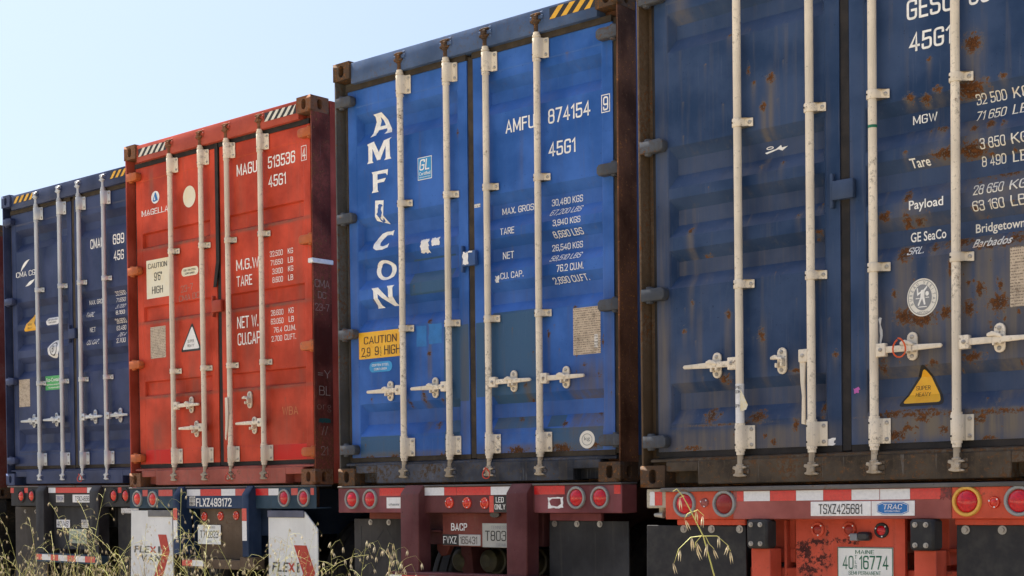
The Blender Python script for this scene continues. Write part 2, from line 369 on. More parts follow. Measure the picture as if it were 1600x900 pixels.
# ------------------------------------------------------------------ container geometry
W, H, L = 2.438, 2.896, 12.192
DP = 0.060                       # depth of the door face behind the corner castings
UB = (0.628, 1.048, 1.390, 1.810)
FIVE = [(2.538, 2.475, 2.405, 2.325), (1.825, 1.765, 1.680, 1.602), (1.548, 1.490, 1.412, 1.340), (1.272, 1.214, 1.140, 1.068), (.559, .505, .420, .340)]
SLOT = [(2.150, 2.140, 2.036, 2.020), (1.528, 1.518, 1.414, 1.398), (.897, .887, .783, .767)]
PROFILES = {'five': (FIVE, .050), 'slot': (SLOT, .024)}
CREASE = ((.165, 1.107), (1.331, 2.273))
DOORS = ((.082, 1.192), (1.246, 2.356))
def surf_fn(kind):
    recs, dep = PROFILES[kind]
    def f(u, v):
        c = CREASE[0] if u < W / 2 else CREASE[1]
        if not (c[0] <= u <= c[1]) or not (.318 <= v <= 2.585): return DP
        base = DP + .003; e = .030 if kind == 'five' else .008
        for t, a, b, bt in recs:
            if bt < v < t:
                k = 1.0 if b <= v <= a else ((t - v) / (t - a) if v > a else (v - bt) / (b - bt))
                k = min(k, max(0, (u - c[0]) / e), max(0, (c[1] - u) / e)); return base + dep * max(0, min(1, k))
        return base
    return f
def breaks(kind):
    recs, dep = PROFILES[kind]; return [x for r in recs for x in r] + [.318, 2.585]
def lines(lo, hi, brk, step):
    pts = sorted({lo, hi} | {b for b in brk if lo < b < hi}); out = []
    for a, b in zip(pts, pts[1:]):
        n = max(1, round((b - a) / step)); out += [a + (b - a) * i / n for i in range(n)]
    return np.array(out + [hi])
def door_mesh(kind, side, step, spots, stains, patches, v0=.192, v1=2.705):
    f = surf_fn(kind); d = DOORS[side]; c = CREASE[side]; e = .030 if kind == 'five' else .008
    us = lines(d[0], d[1], [c[0], c[0] + .0015, c[0] + e, c[1] - e, c[1] - .0015, c[1]], step); vs = lines(v0, v1, breaks(kind) + [.3195, 2.5835], step)
    nu, nv = len(us), len(vs)
    U, V = np.meshgrid(us, vs)
    Wd = np.vectorize(f)(U, V)
    co = np.stack([U, Wd, V], -1).reshape(-1, 3)
    i = np.arange(nu * nv).reshape(nv, nu)
    q = np.stack([i[:-1, :-1], i[:-1, 1:], i[1:, 1:], i[1:, :-1]], -1).reshape(-1, 4)
    # back edge all round
    cor = [(d[0], .112, v0), (d[1], .112, v0), (d[1], .112, v1), (d[0], .112, v1)]
    b = len(co); co = np.vstack([co, np.array(cor)])
    ring = [i[0, 0], i[0, -1], i[-1, -1], i[-1, 0]]
    faces = q.tolist() + [[int(ring[(k + 1) % 4]), int(ring[k]), b + k, b + (k + 1) % 4] for k in range(4)] + [[b + 3, b + 2, b + 1, b]]
    me = bpy.data.meshes.new('door'); me.from_pydata(co.tolist(), [], faces)
    rust = np.zeros(len(co)); stain = np.zeros(len(co)); patch = np.zeros(len(co)); u, v = co[:, 0], co[:, 2]
    for s in spots:
        su, sv, ru, rv, st = s[:5]; ln = s[5] if len(s) > 5 else rv * 3
        r2 = ((u - su) / ru) ** 2 + ((v - sv) / rv) ** 2
        rust = np.maximum(rust, st * np.exp(-r2 * .9))
        dn = sv - v
        stain = np.maximum(stain, np.where(dn > -rv * .3, st * .8 * np.exp(-((u - su) / (ru * .9)) ** 2) * np.exp(-np.maximum(dn, 0) / max(ln, .01)), 0))
    for s in stains:
        su, sv, ru, rv, st = s
        stain = np.maximum(stain, st * np.exp(-np.abs((u - su) / ru) ** 3) * np.exp(-np.abs((v - sv) / rv) ** 4))
    for p in patches: patch = np.maximum(patch, ((u > p[0]) & (u < p[1]) & (v > p[2]) & (v < p[3])).astype(float))
    for nm, arr in (('rust', rust), ('stain', np.clip(stain, 0, 1)), ('patch', patch)):
        a = me.attributes.new(nm, 'FLOAT', 'POINT'); a.data.foreach_set('value', arr.astype(np.float32))
    return me

def hole_face(mb, frame, a, b, hw, hh, depth, n=24):
    """flat rectangular face a x b with a stadium shaped aperture that runs into the casting"""
    o, ex, ey, ez = [Vector(x) for x in frame]; pts_o = []; pts_i = []
    for i in range(n):
        t = 2 * math.pi * (i + .5) / n; c, s_ = math.cos(t), math.sin(t)
        k = min(a / 2 / abs(c), b / 2 / abs(s_)); pts_o.append((c * k, s_ * k))
        sy = (hh - hw) * (1 if s_ > 0 else -1); pts_i.append((hw * c, hw * s_ + sy))
    cs = [(a / 2, b / 2), (-a / 2, b / 2), (-a / 2, -b / 2), (a / 2, -b / 2)]
    for cx, cy in cs:
        j = min(range(n), key=lambda q: (pts_o[q][0] - cx) ** 2 + (pts_o[q][1] - cy) ** 2); pts_o[j] = (cx, cy)
    V = [o + ex * (x + a / 2) + ey * (y + b / 2) for x, y in pts_o] + [o + ex * (x + a / 2) + ey * (y + b / 2) for x, y in pts_i]
    V += [o + ex * (x + a / 2) + ey * (y + b / 2) + ez * depth for x, y in pts_i]
    F = [(i, (i + 1) % n, n + (i + 1) % n, n + i) for i in range(n)] + [(n + i, n + (i + 1) % n, 2 * n + (i + 1) % n, 2 * n + i) for i in range(n)]
    F.append(tuple(range(2 * n, 3 * n))); mb.add(V, F)
def casting_mesh(side):
    mb = MB(); w, d, h = .162, .178, .118
    hole_face(mb, ((0, 0, 0), (1, 0, 0), (0, 0, 1), (0, 1, 0)), w, h, .024, .039, .05)
    hole_face(mb, ((w if side else 0, 0, 0), (0, 1, 0), (0, 0, 1), ((-1 if side else 1), 0, 0)), d, h, .024, .039, .05)
    x = 0 if side else w
    mb.add([(x, 0, 0), (x, d, 0), (x, d, h), (x, 0, h)], [(0, 1, 2, 3)])
    mb.add([(0, d, 0), (w, d, 0), (w, d, h), (0, d, h)], [(0, 1, 2, 3)])
    mb.add([(0, 0, 0), (w, 0, 0), (w, d, 0), (0, d, 0)], [(0, 1, 2, 3)])
    mb.add([(0, 0, h), (w, 0, h), (w, d, h), (0, d, h)], [(0, 1, 2, 3)])
    me = bpy.data.meshes.new('corner_casting'); me.from_pydata(mb.v, [], mb.f)
    bm = bmesh.new(); bm.from_mesh(me); bmesh.ops.remove_doubles(bm, verts=bm.verts, dist=.0005); bmesh.ops.recalc_face_normals(bm, faces=bm.faces)
    es = [e for e in bm.edges if len(e.link_faces) == 2 and e.calc_face_angle(0) > R(60) and e.calc_length() > .03]
    bmesh.ops.bevel(bm, geom=es, offset=.009, segments=2, affect='EDGES', clamp_overlap=True)
    bm.to_mesh(me); bm.free(); me.polygons.foreach_set('use_smooth', [True] * len(me.polygons)); me.set_sharp_from_angle(angle=R(45))
    return me
def strap_mesh(h, name, bolts, wide=.074):
    """guide bracket: a strap bent over the bar with a flange bolted to the door at its right"""
    t = .006; out = [(-.034, .052), (-.034, .02)]
    for k in range(7):
        a = math.pi - math.pi * k / 6 * .86; out.append((.030 * math.cos(a), -.030 * math.sin(a) + .004))
    out += [(.034, .022), (wide, .030)]
    inn = [(p[0] + (0 if i > 8 else -p[0] * t / .034), p[1] + t) for i, p in enumerate(out)][::-1]
    mb = MB(); mb.prism(out + inn, -h / 2, h / 2, 'uw')
    me = mb.mesh(name, .004, 2)
    return me
def cam_mesh(name, up):
    s = 1 if up else -1; mb = MB()
    mb.cyl((0, 0, 0), (0, 0, s * .055), .0165, n=14)
    mb.cyl((0, 0, s * .050), (0, 0, s * .062), .024, n=14)
    z0 = s * .060
    claw = [(-.034, 0), (.038, 0), (.044, .010), (.020, .014), (.014, .028), (.022, .040), (.042, .046), (.040, .054), (-.004, .056), (-.030, .052), (-.036, .044), (-.022, .038), (-.020, .020), (-.038, .014)]
    mb.prism([(a, z0 + s * b) for a, b in claw], -.022, .016)
    mb.box(.002, .024, -.03, .03, min(z0 + s * .016, z0 + s * .04), max(z0 + s * .016, z0 + s * .04))
    return mb.mesh(name, .003, 1)
def keeper_mesh():
    mb = MB(); mb.box(-.046, .059, -.006, .012, -.012, .012); mb.box(-.045, -.030, -.002, .03, -.03, .03); mb.box(.030, .058, -.002, .03, -.034, -.016); mb.box(.030, .058, -.002, .03, .016, .034); return mb.mesh('keeper', .003)
def hinge_mesh(side):
    mb = MB()
    pr = [(.012, .034), (.012, -.034), (.150, -.034), (.166, -.018), (.166, .018), (.150, .034)]
    if side: pr = [(-a, b) for a, b in pr]
    mb.prism(pr, .004, .058)
    x = -.052 if side else .052; mb.cyl((x, .034, -.046), (x, .034, .046), .022, n=12)
    return mb.mesh('hinge', .007, 2)
def catch_mesh():
    mb = MB(); pl = [(.027 * math.cos(R(t)), .041 + .027 * math.sin(R(t))) for t in range(0, 181, 30)] + [(-.027 * math.cos(R(t)), -.041 - .027 * math.sin(R(t))) for t in range(0, 181, 30)]
    mb.prism(pl, .046, .060)
    mb.prism([(-.045, .020), (-.020, .030), (.022, .012), (.026, -.002), (-.010, .006), (-.045, .006)], .006, .034)
    mb.box(.008, .022, .012, .048, -.03, .012); mb.box(-.022, -.010, .012, .048, -.035, -.012)
    return mb.mesh('handle_catch', .004, 2)
def handle_mesh(direction, hang=False):
    d = direction; mb = MB()
    mb.box(min(d * .016, d * .066), max(d * .016, d * .066), -.004, .030, -.032, .032)
    if hang:
        mb.prism([(d * .030, -.02), (d * .064, -.02), (d * .060, -.13), (d * .052, -.20), (d * .056, -.34), (d * .034, -.345), (d * .034, -.20), (d * .036, -.13)], .004, .020)
    else:
        mb.prism([(d * .05, -.016), (d * .20, -.015), (d * .345, -.010), (d * .352, .000), (d * .345, .010), (d * .20, .015), (d * .05, .016)], .004, .020)
    return mb.mesh('handle', .004, 2)
def bolt1_mesh():
    mb = MB(); mb.lathe([(.010, 0), (.010, .004), (.006, .008), (.001, .009)], (0, 0, 0), n=12); return mb.mesh('bolt')
CAST = [casting_mesh(0), casting_mesh(1)]
STRAP_S = strap_mesh(.044, 'bar_clamp', (0,)); STRAP_L = strap_mesh(.122, 'bar_bracket', (.04, -.04), .070)
HOLE = MB().lathe([(.005, 0), (.005, .002), (.002, .0022)], (0, 0, 0), n=8).mesh('bolt_hole')
CAM_UP, CAM_DN = cam_mesh('locking_cam', True), cam_mesh('locking_cam', False)
KEEP = keeper_mesh(); HINGE = [hinge_mesh(0), hinge_mesh(1)]; CATCH = catch_mesh(); BOLT1 = bolt1_mesh()
HAND = {(-1, 0): handle_mesh(-1), (1, 0): handle_mesh(1), (-1, 1): handle_mesh(-1, True)}
BOLT1.materials.append(steel_bolt); HOLE.materials.append(black_letter)
def inst(name, me, mat, parent, loc):
    """copies share one mesh; the material sits on the object"""
    if not me.materials: me.materials.append(mat)
    o = bpy.data.objects.new(name, me); col.objects.link(o); o.parent = parent; o.location = loc
    if mat is not None:
        o.material_slots[0].link = 'OBJECT'; o.material_slots[0].material = mat
    return o

def corrugated(x, sgn, y0, y1, z0, z1, pitch=.28, dep=.034):
    """long side wall with vertical trapezoid ribs; sgn points outwards"""
    ys = []; n = int((y1 - y0) / pitch)
    for i in range(n):
        b = y0 + i * pitch; ys += [(b, 0), (b + .07, 0), (b + .14, 1), (b + .21, 1)]
    ys.append((y1, 0)); V = []
    for y, k in ys: V += [(x - sgn * dep * k, y, z0), (x - sgn * dep * k, y, z1)]
    F = [(2 * i, 2 * i + 2, 2 * i + 3, 2 * i + 1) for i in range(len(ys) - 1)]
    return MB().add(V, F)

def container(pos, yaw, roll, label, body, door_mat, kind, bar_mat, gask, frame_mat, cast_mat, step, spots=((), ()), stains=((), ()), patches=((), ()),
              clamps=(1.868, 1.041), handles=None, catches=None, sill_mat=None, header_mat=None, post_side=None, top_mat=None):
    root = empty('shipping_container', (pos[0], pos[1], pos[2] + CAM_Z), (0, R(roll), R(yaw)))
    tag(root, label, 'container', 'shipping containers backed up in a row')
    sill_mat = sill_mat or frame_mat; header_mat = header_mat or body
    # end frame
    for s, cx in ((0, 0.0), (1, W - .162)):
        for z in (0.0, H - .118): inst('corner_casting', CAST[s], cast_mat, root, (cx, 0, z))
        mb = MB()
        if s == 0: mb.box(.003, .017, .008, .19, .114, H - .114); mb.box(.015, .16, .098, .13, .114, H - .114)
        else: mb.box(W - .017, W - .003, .008, .19, .114, H - .114); mb.box(W - .16, W - .015, .098, .13, .114, H - .114)
        mb.build('corner_post', post_side if (s and post_side) else frame_mat, root, .003)
    mb = MB(); mb.box(.365, W - .365, .014, .16, .013, .137); mb.box(.160, .367, .015, .159, .083, .136); mb.box(W - .367, W - .160, .015, .159, .083, .136)
    mb.box(.150, W - .150, .10, .16, .02, .10); mb.build('bottom_sill', sill_mat, root, .004)
    MB().prism([(.030, .137), (.030, .150), (.058, .158), (.10, .158), (.10, .137)], .05, W - .05, 'wv').build('sill_lip', sill_mat, root)
    mb = MB(); mb.box(.160, W - .160, .016, .17, 2.742, 2.884); mb.build('top_header', header_mat, root, .006, 2)
    # gaskets
    mb = MB()
    for d in DOORS:
        mb.box(d[0] - .024, d[0], .070, .10, .17, 2.73); mb.box(d[1], d[1] + .024, .070, .10, .17, 2.73)
        mb.box(d[0], d[1], .064, .10, .160, .192); mb.box(d[0], d[1], .050, .10, 2.705, 2.743)
    mb.box(W / 2 - .022, W / 2 + .022, .066, .09, .165, 2.72)
    mb.build('door_gasket', gask, root)
    f = surf_fn(kind); doors = []
    for s in (0, 1):
        me = door_mesh(kind, s, step, spots[s], stains[s], patches[s]); d = put('door', me, door_mat, root); doors.append(d)
        for hv in (2.632, 1.838, 1.043, .247): inst('hinge', HINGE[s], frame_mat if hv < .5 else door_mat_plain(door_mat, body), root, (W if s else 0, 0, hv))
    # locking bars
    dirs = (-1, -1, 1, 1)
    hs = handles or [(0, .636, -1, 0), (1, .636, -1, 0), (2, .640, 1, 0), (3, .640, 1, 0)]
    bars = []
    for k, u in enumerate(UB):
        bm_ = MB(); bm_.cyl((0, 0, .16), (0, 0, 2.745), .0212, n=20)
        for z in (.185, .318, 2.578, 2.722): bm_.cyl((0, 0, z - .006), (0, 0, z + .006), .026, n=20)
        b = bm_.build('locking_bar', bar_mat, root, loc=(u, .02, 0)); bars.append(b)
        for z in clamps:
            inst('bar_clamp', STRAP_S, bar_mat, b, (0, 0, z)); inst('bolt', BOLT1, None, b, (.056, .028, z)); inst('bolt_hole', HOLE, None, b, (-.018, -.0205, z))
        for z in (.252, 2.650):
            inst('bar_bracket', STRAP_L, bar_mat, b, (0, 0, z))
            for dz in (.04, -.04): inst('bolt', BOLT1, None, b, (.052, .027, z + dz)); inst('bolt_hole', HOLE, None, b, (-.018, -.0205, z + dz))
        inst('locking_cam', CAM_DN, bar_mat if bar_mat is galv else grimy_cream, b, (0, 0, .162)); inst('locking_cam', CAM_UP, bar_mat if bar_mat is galv else cast_mat, b, (0, 0, 2.742))
        inst('cam_keeper', KEEP, sill_mat, root, (u, .014, .075)); inst('cam_keeper', KEEP, header_mat, root, (u, .014, 2.83))
    for k, z, d, hang in hs:
        inst('handle', HAND[(d, hang)], bar_mat, bars[k], (0, -.012, z)); inst('bolt', BOLT1, None, bars[k], (d * .042, -.016, z))
    for u, z in (catches or [(UB[0] - .155, .636), (UB[1] - .155, .636), (UB[2] + .185, .640), (UB[3] + .185, .640)]):
        inst('handle_catch', CATCH, bar_mat, doors[0 if u < W / 2 else 1], (u, 0, z))
        for dz in (.045, -.047): inst('bolt', BOLT1, None, doors[0 if u < W / 2 else 1], (u, .046, z + dz))
    mb = MB(); mb.box(1.165, 1.282, .022, .056, 1.395, 1.490); mb.box(1.150, 1.168, .03, .06, 1.36, 1.53); mb.build('lock_box', door_mat_plain(door_mat, body), root, .006, 2)
    # long body
    corrugated(W - .006, 1, .191, L - .16, .16, H - .06).build('side_wall', body, root, smooth=False)
    corrugated(.006, -1, .191, L - .16, .16, H - .06).build('side_wall', body, root, smooth=False)
    MB().box(.02, W - .02, .171, L - .02, H - .066, H - .03).build('roof', body, root)
    mb = MB()
    for x in (.004, W - .064): mb.box(x, x + .060, .191, L - .17, .012, .16); mb.box(x, x + .06, .191, L - .17, H - .06, H - .012)
    mb.build('side_rail', frame_mat, root)
    MB().box(.03, W - .03, L - .06, L - .01, .02, H - .03).build('front_wall', body, root)
    MB().box(.07, W - .07, .161, L - .061, .004, .14).build('floor', castmat_rusty, root)
    return root, doors, bars, f
def door_mat_plain(m, body): return body

class Decals:
    """writes on the doors of one container"""
    def __init__(s, doors, f, kind, k=0, w0=DP): s.k = k; s.w0 = w0; s.sh = 0; s.d = doors; s.f = f; s.b = breaks(kind); e = .030 if kind == 'five' else .008; s.bu = [x for c in CREASE for x in (c[0], c[0] + e, c[1] - e, c[1])]
    def put(s, geo, mat, name='lettering', lift=.0016, label=None):
        us = [p[0] for p in geo[0]]; vs = [p[1] for p in geo[0]]; u = (min(us) + max(us)) / 2
        if lift <= .002:     # a print in a recess lies deeper than the plane its place was taken on
            a, b, c, d = min(us), max(us), min(vs), max(vs)
            s.sh = -s.k * (sum(s.f(a + (b - a) * i / 4, c + (d - c) * j / 6) for i in range(5) for j in range(7)) / 35 - s.w0)
        geo = ([(p[0] + s.sh, *p[1:]) for p in geo[0]], geo[1])
        o = flat_on(geo, name, mat, s.d[0 if u < W / 2 else 1], s.f, lift, s.b, s.bu)
        if label: o['label'] = label
        return o
    def text(s, t, u0, u1, v0, v1, mat=None, **k):
        lift = k.pop('lift', .0016); return s.put(fit_text(t, u0, u1, v0, v1, **k), mat or white_letter, 'lettering', lift)
    def poly(s, loops, mat, name='sticker', lift=.0016, label=None): return s.put(poly_tris(loops), mat, name, lift, label)
def hazard(root, u0, u1, v0, v1, c, n, w=.0155, tilt=1.0, name='hazard_stripe'):
    fl = lambda u, v: w
    flat_on(poly_tris([rect(u0, u1, v0, v1)]), name, haz_black, root, fl, .0012)
    h = v1 - v0; p = (u1 - u0) / n; parts = []
    for i in range(n):
        a = u0 + i * p
        q = [(a, v0), (a + p * .5, v0), (min(u1, a + p * .5 + h * tilt), v1), (min(u1, a + h * tilt), v1)]
        parts.append(poly_tris([q]))
    flat_on(merge(*parts), name, c, root, fl, .0024)

# ================================================================== SETTING
def ground():
    m = bpy.data.materials.new('dry_ground'); m.use_nodes = True; nt = m.node_tree; bs = nt.nodes['Principled BSDF']
    tc = nt.nodes.new('ShaderNodeTexCoord').outputs['Object']
    a = noise(nt, tc, .9, 6, .65); b = noise(nt, tc, 24, 6, .7)
    c = mixc(nt, ramp2(nt, a, .35, .65), (.38, .32, .215), (.46, .395, .27)); c = mixc(nt, ramp2(nt, b, .5, .75), c, (.22, .175, .11))
    nt.links.new(c, bs.inputs['Base Color']); bs.inputs['Roughness'].default_value = .95
    bp = nt.nodes.new('ShaderNodeBump'); bp.inputs['Distance'].default_value = .03; nt.links.new(b, bp.inputs['Height']); nt.links.new(bp.outputs[0], bs.inputs['Normal'])
    rnd = random.Random(4); n = 60; V = []; F = []
    xs = [-1500, -400, -120] + [-40 + 2 * i for i in range(n)] + [120, 400, 1500]
    for y in xs:
        for x in xs: V.append((x, y, (rnd.uniform(-.05, .03) if abs(x) < 100 and abs(y) < 100 else 0) - .02))
    k = len(xs)
    for j in range(k - 1):
        for i in range(k - 1): F.append((j * k + i, j * k + i + 1, (j + 1) * k + i + 1, (j + 1) * k + i))
    o = MB().add(V, F).build('ground', m); o['kind'] = 'structure'
    y = simple('dark_apron', (.10, .085, .070), .9, spec=.2, scale=3, c2=(.14, .12, .095))  # dark ground sheet added out of view to cut bounce from below
    ys = [1.2 + 1.2 * i for i in range(18)]; xs = [-60 + 3 * i for i in range(29)]
    V = [(a, b, .012 + rnd.uniform(0, .008)) for b in ys for a in xs]; k = len(xs)
    o = MB().add(V, [(j * k + i, j * k + i + 1, (j + 1) * k + i + 1, (j + 1) * k + i) for j in range(len(ys) - 1) for i in range(k - 1)]).build('added_dark_apron', y); o['kind'] = 'structure'
ground()

# ================================================================== CONTAINERS
rs = random.Random(11)
def scatter(n, u0, u1, v0, v1, r0, r1, st, power=1.0):
    out = []
    for _ in range(n):
        r = rs.uniform(r0, r1); v = v0 + (v1 - v0) * rs.random() ** power
        out.append((rs.uniform(u0, u1), v, r * rs.uniform(.6, 1.1), r * rs.uniform(.8, 1.5), rs.uniform(*st), r * rs.uniform(3, 9)))
    return out

# ---------------- the dull red one at the far left edge
red0 = paint('dull_red_paint', (.16, .035, .025), rust=.28, grime=.5)
container((-16.93, 8.10, .00), -.6, .2, 'dull dark red container barely showing at the left edge of the picture', red0, paint('dull_red_door', (.16, .035, .025), door=True), 'five', cream2, gasket_black, red0, castmat_rusty, .05)

# ---------------- navy container
navy = paint('navy_paint', (.032, .048, .115), rust=.12, grime=.22, rough=.5)
navy_d = paint('navy_door_paint', (.028, .046, .125), rust=0, grime=.22, door=True, rough=.40, dirt=(.10, .09, .085))
r1, d1, b1, f1 = container((-13.739, 7.778, .123), -.66, .37, 'navy blue container with silver locking bars and a small green sticker, at the left', navy, navy_d, 'five', galv, gasket_brown, navy, navy, .013,
    spots=(scatter(10, .15, 1.15, .2, .9, .004, .010, (.5, .8)), scatter(8, 1.3, 2.3, .2, 1.0, .004, .01, (.5, .8))), clamps=(1.909, .998))
D = Decals(d1, f1, 'five', 1.6)
hazard(r1, .215, .60, 2.80, 2.862, haz_yellow, 4); hazard(r1, W - .50, W - .16, 2.80, 2.862, haz_yellow, 4)
D.text('CMA CGM', .165, .60, 2.074, 2.130, bold=.012)
arc = lambda cx, cy, rx, ry, a0, a1, t: [(p) for p in ell(cx, cy, rx, ry, 14, a0, a1)] + [(cx + (rx - t * math.sin(math.pi * i / 14)) * math.cos(R(a1 + (a0 - a1) * i / 14)), cy + (ry - t * math.sin(math.pi * i / 14)) * math.sin(R(a1 + (a0 - a1) * i / 14))) for i in range(1, 14)]
D.poly([arc(.42, 2.10, .17, .135, 170, 88, .035)], white_letter, 'logo'); D.poly([arc(.36, 2.10, .18, .125, 330, 262, .035)], white_letter, 'logo')
D.text('CMAU', 1.523, 1.745, 2.210, 2.306); D.text('699', 1.902, 2.085, 2.211, 2.304); D.text('45G', 1.907, 2.075, 2.064, 2.158)
for t, a, b, c, d, s in (('MAX. GROSS', 1.490, 1.775, 1.703, 1.748, 0), ('TARE', 1.440, 1.570, 1.580, 1.628, 0), ('NET', 1.493, 1.590, 1.445, 1.492, 0), ('CU. CAP.', 1.445, 1.650, 1.321, 1.370, .0),
        ('32.500', 1.934, 2.10, 1.750, 1.788, .25), ('71.650', 1.945, 2.10, 1.690, 1.730, .25), ('3.700', 1.943, 2.09, 1.626, 1.664, .25), ('8.160', 1.935, 2.08, 1.567, 1.606, 0), ('28.800', 1.93, 2.10, 1.492, 1.532, .25), ('63.490', 1.945, 2.10, 1.430, 1.474, 0), ('76.4', 1.975, 2.10, 1.365, 1.408, .25), ('2.700', 1.935, 2.085, 1.306, 1.350, 0)):
    D.text(t, a, b, c, d, shear=s)
def triangle(D, u0, u1, v0, v1, edge, fill, t1, t2, ink, k=.022, lo=.13):
    um = (u0 + u1) / 2 + .02
    def tri(a, b, c, d, r):
        P = [(a, c), (b, c), (um, d)]; out = []
        for i in range(3):
            p = Vector(P[i]); q0 = (Vector(P[i - 1]) - p).normalized(); q1 = (Vector(P[(i + 1) % 3]) - p).normalized()
            for j in range(5):
                t = j / 4; out.append(tuple(p + (q0 * (1 - t) ** 2 + q1 * t ** 2) * r))
        return out
    if edge is not None: D.poly([tri(u0, u1, v0, v1, .03)], edge, 'warning_sticker', .0016)
    D.poly([tri(u0 + k * 1.2, u1 - k * 1.2, v0 + k * .8, v1 - k * 1.4, .022)], fill, 'warning_sticker', .0026)
    c = (u0 + u1) / 2; h = v1 - v0
    D.text(t1, c - h * .18, c + h * .18, v0 + h * (lo + .17), v0 + h * (lo + .27), ink, lift=.0034); D.text(t2, c - h * .19, c + h * .19, v0 + h * (lo + .02), v0 + h * (lo + .12), ink, lift=.0034)
triangle(D, .262, .565, 1.515, 1.735, None, yellow, 'SUPER', 'HEAVY', brown_letter)
def pill(u0, u1, v0, v1):
    r = (v1 - v0) / 2; return [(u1 - r + r * math.cos(R(t)), v0 + r + r * math.sin(R(t))) for t in range(-90, 91, 20)] + [(u0 + r - r * math.cos(R(t)), v0 + r - r * math.sin(R(t))) for t in range(-90, 91, 20)]
D.poly([pill(.722, .961, 1.560, 1.632)], paper_white); D.text('COR-TEN STEEL', .75, .93, 1.600, 1.618, black_letter, lift=.003); D.text('CONTAINER', .77, .91, 1.575, 1.592, black_letter, lift=.003)
D.poly([ell(.865, 1.325, .105, .088)], paper_white); D.poly([ell(.865, 1.325, .062, .066), ell(.865, 1.325, .052, .056)], black_letter, lift=.003); D.text('BV', .84, .89, 1.29, 1.36, black_letter, lift=.003)
D.poly([rect(.683, 1.015, .929, 1.065)], green_st); D.text('Eco-Container', .70, 1.0, 1.010, 1.046, lift=.003); D.text('Bamboo-steel floor', .70, 1.0, .975, .990, lift=.003); D.text('Sustainable', .74, .96, .945, .960, lift=.003)
D.poly([rect(.180, .388, .785, 1.057)], plate_beige, 'data_plate')

# ---------------- red container
red = paint('red_paint', (.40, .060, .032), rust=.14, grime=.28, rough=.5, dirt=(.16, .085, .06))
red_d = paint('red_door_paint', (.56, .056, .020), grime=.5, door=True, patch=(.56, .026, .02), rough=.5, spec=.14, dirt=(.20, .085, .06), var=.26)
red_sill = paint('faded_red_sill', (.38, .095, .07), rust=.26, grime=1.3, rough=.6, dirt=(.18, .11, .09))
maroon_side = paint('rusty_maroon_post', (.26, .052, .032), rust=.42, rustB=(.26, .10, .045), grime=.9, rough=.75, var=.5, dirt=(.05, .025, .016))
rusty_orange = paint('rusty_orange_casting', (.24, .085, .03), rust=.46, grime=.5, rough=.8)
orange_hinge = paint('orange_primer', (.50, .12, .03), rust=.25, grime=.3)
lt = [(u, b - .008, .6, .014, 1.0) for (_, _, _, b) in SLOT for u in (.64, 1.80)]
r2, d2, b2, f2 = container((-10.878, 7.312, .080), -.36, .07, 'red orange container with chalk scribbles on its side and a caution sticker', red, red_d, 'slot', cream2, gasket_black, red, rusty_orange, .011,
    spots=(scatter(14, .15, 1.15, .2, 2.5, .003, .008, (.5, .75)), scatter(14, 1.3, 2.3, .2, 2.5, .003, .008, (.5, .75))), stains=(lt + [(.30, 2.55, .03, .12, .6), (.55, 1.0, .05, .3, .35), (.85, .75, .08, .3, .3), (.35, .45, .1, .12, .45), (1.0, 1.7, .05, .5, .25)], lt + [(2.08, .57, .10, .05, .3), (1.6, .9, .08, .4, .3), (2.2, 1.4, .05, .8, .3), (1.95, .4, .15, .15, .35), (1.5, 2.3, .05, .3, .3)]),
    patches=([(.165, .56, .195, .31)], [(1.85, 2.272, .195, .318)]), clamps=(1.944, .955), sill_mat=red_sill, post_side=maroon_side,
    handles=[(0, .668, 1, 0), (1, .478, -1, 0), (3, .490, -1, 0)], catches=[(UB[0] + .205, .670), (UB[1] - .15, .470), (1.600, .675), (UB[3] - .155, .472)])
for o in r2.children:
    if o.name.startswith('hinge'): o.material_slots[0].material = orange_hinge
D = Decals(d2, f2, 'slot', 1.32)
hazard(r2, .190, .59, 2.785, 2.852, haz_white, 5); hazard(r2, W - .56, W - .185, 2.79, 2.857, haz_white, 5)
D.poly([ell(.362, 2.432, .058, .052)], paper_white, 'logo'); D.poly([[(.325, 2.402), (.350, 2.395), (.40, 2.404), (.372, 2.470), (.360, 2.472)], [(.340, 2.410), (.352, 2.446), (.365, 2.408)]], mid_blue, 'logo', .003)
def serif_text(D, t, u0, u1, v0, v1, serif): 
    D.text(t, u0, u1, v0, v1)
    n = len(t); p = (u1 - u0) / n
    D.put(merge(*[poly_tris([rect(u0 + i * p + p * a, u0 + i * p + p * b, v, v + (v1 - v0) * .07)]) for i in range(n) for (a, b, v) in ((.02, .28, v0), (.62, .9, v0))]), white_letter)
serif_text(D, 'MAGELLAN', .162, .600, 2.294, 2.345, True)
D.poly([ell(.838, 2.372, .085, .088)], cream_paper)
D.text('MAGU', 1.467, 1.725, 2.440, 2.536); D.text('513536', 1.858, 2.184, 2.442, 2.538); D.text('45G1', 1.857, 2.072, 2.298, 2.392)
D.poly([rect(2.252, 2.318, 2.440, 2.552), rect(2.257, 2.313, 2.445, 2.547)[::-1]], white_letter, 'lettering'); D.text('4', 2.264, 2.306, 2.452, 2.540)
D.text('M.G.W.', 1.443, 1.755, 1.698, 1.788, bold=.008); D.text('TARE', 1.446, 1.644, 1.574, 1.662, bold=.008); D.text('NET W.', 1.447, 1.712, 1.240, 1.340, bold=.008); D.text('CU.CAP.', 1.450, 1.755, 1.111, 1.212, bold=.008)
for t, a, b, c in (('32.500', 1.867, 2.022, 1.764), ('71.650', 1.873, 2.022, 1.696), ('3.900', 1.894, 2.020, 1.628), ('8.600', 1.894, 2.020, 1.562), ('28.600', 1.868, 2.020, 1.310), ('63.050', 1.868, 2.020, 1.244), ('76.4', 1.900, 2.003, 1.177), ('2.700', 1.870, 2.001, 1.110)): D.text(t, a, b, c, c + .043)
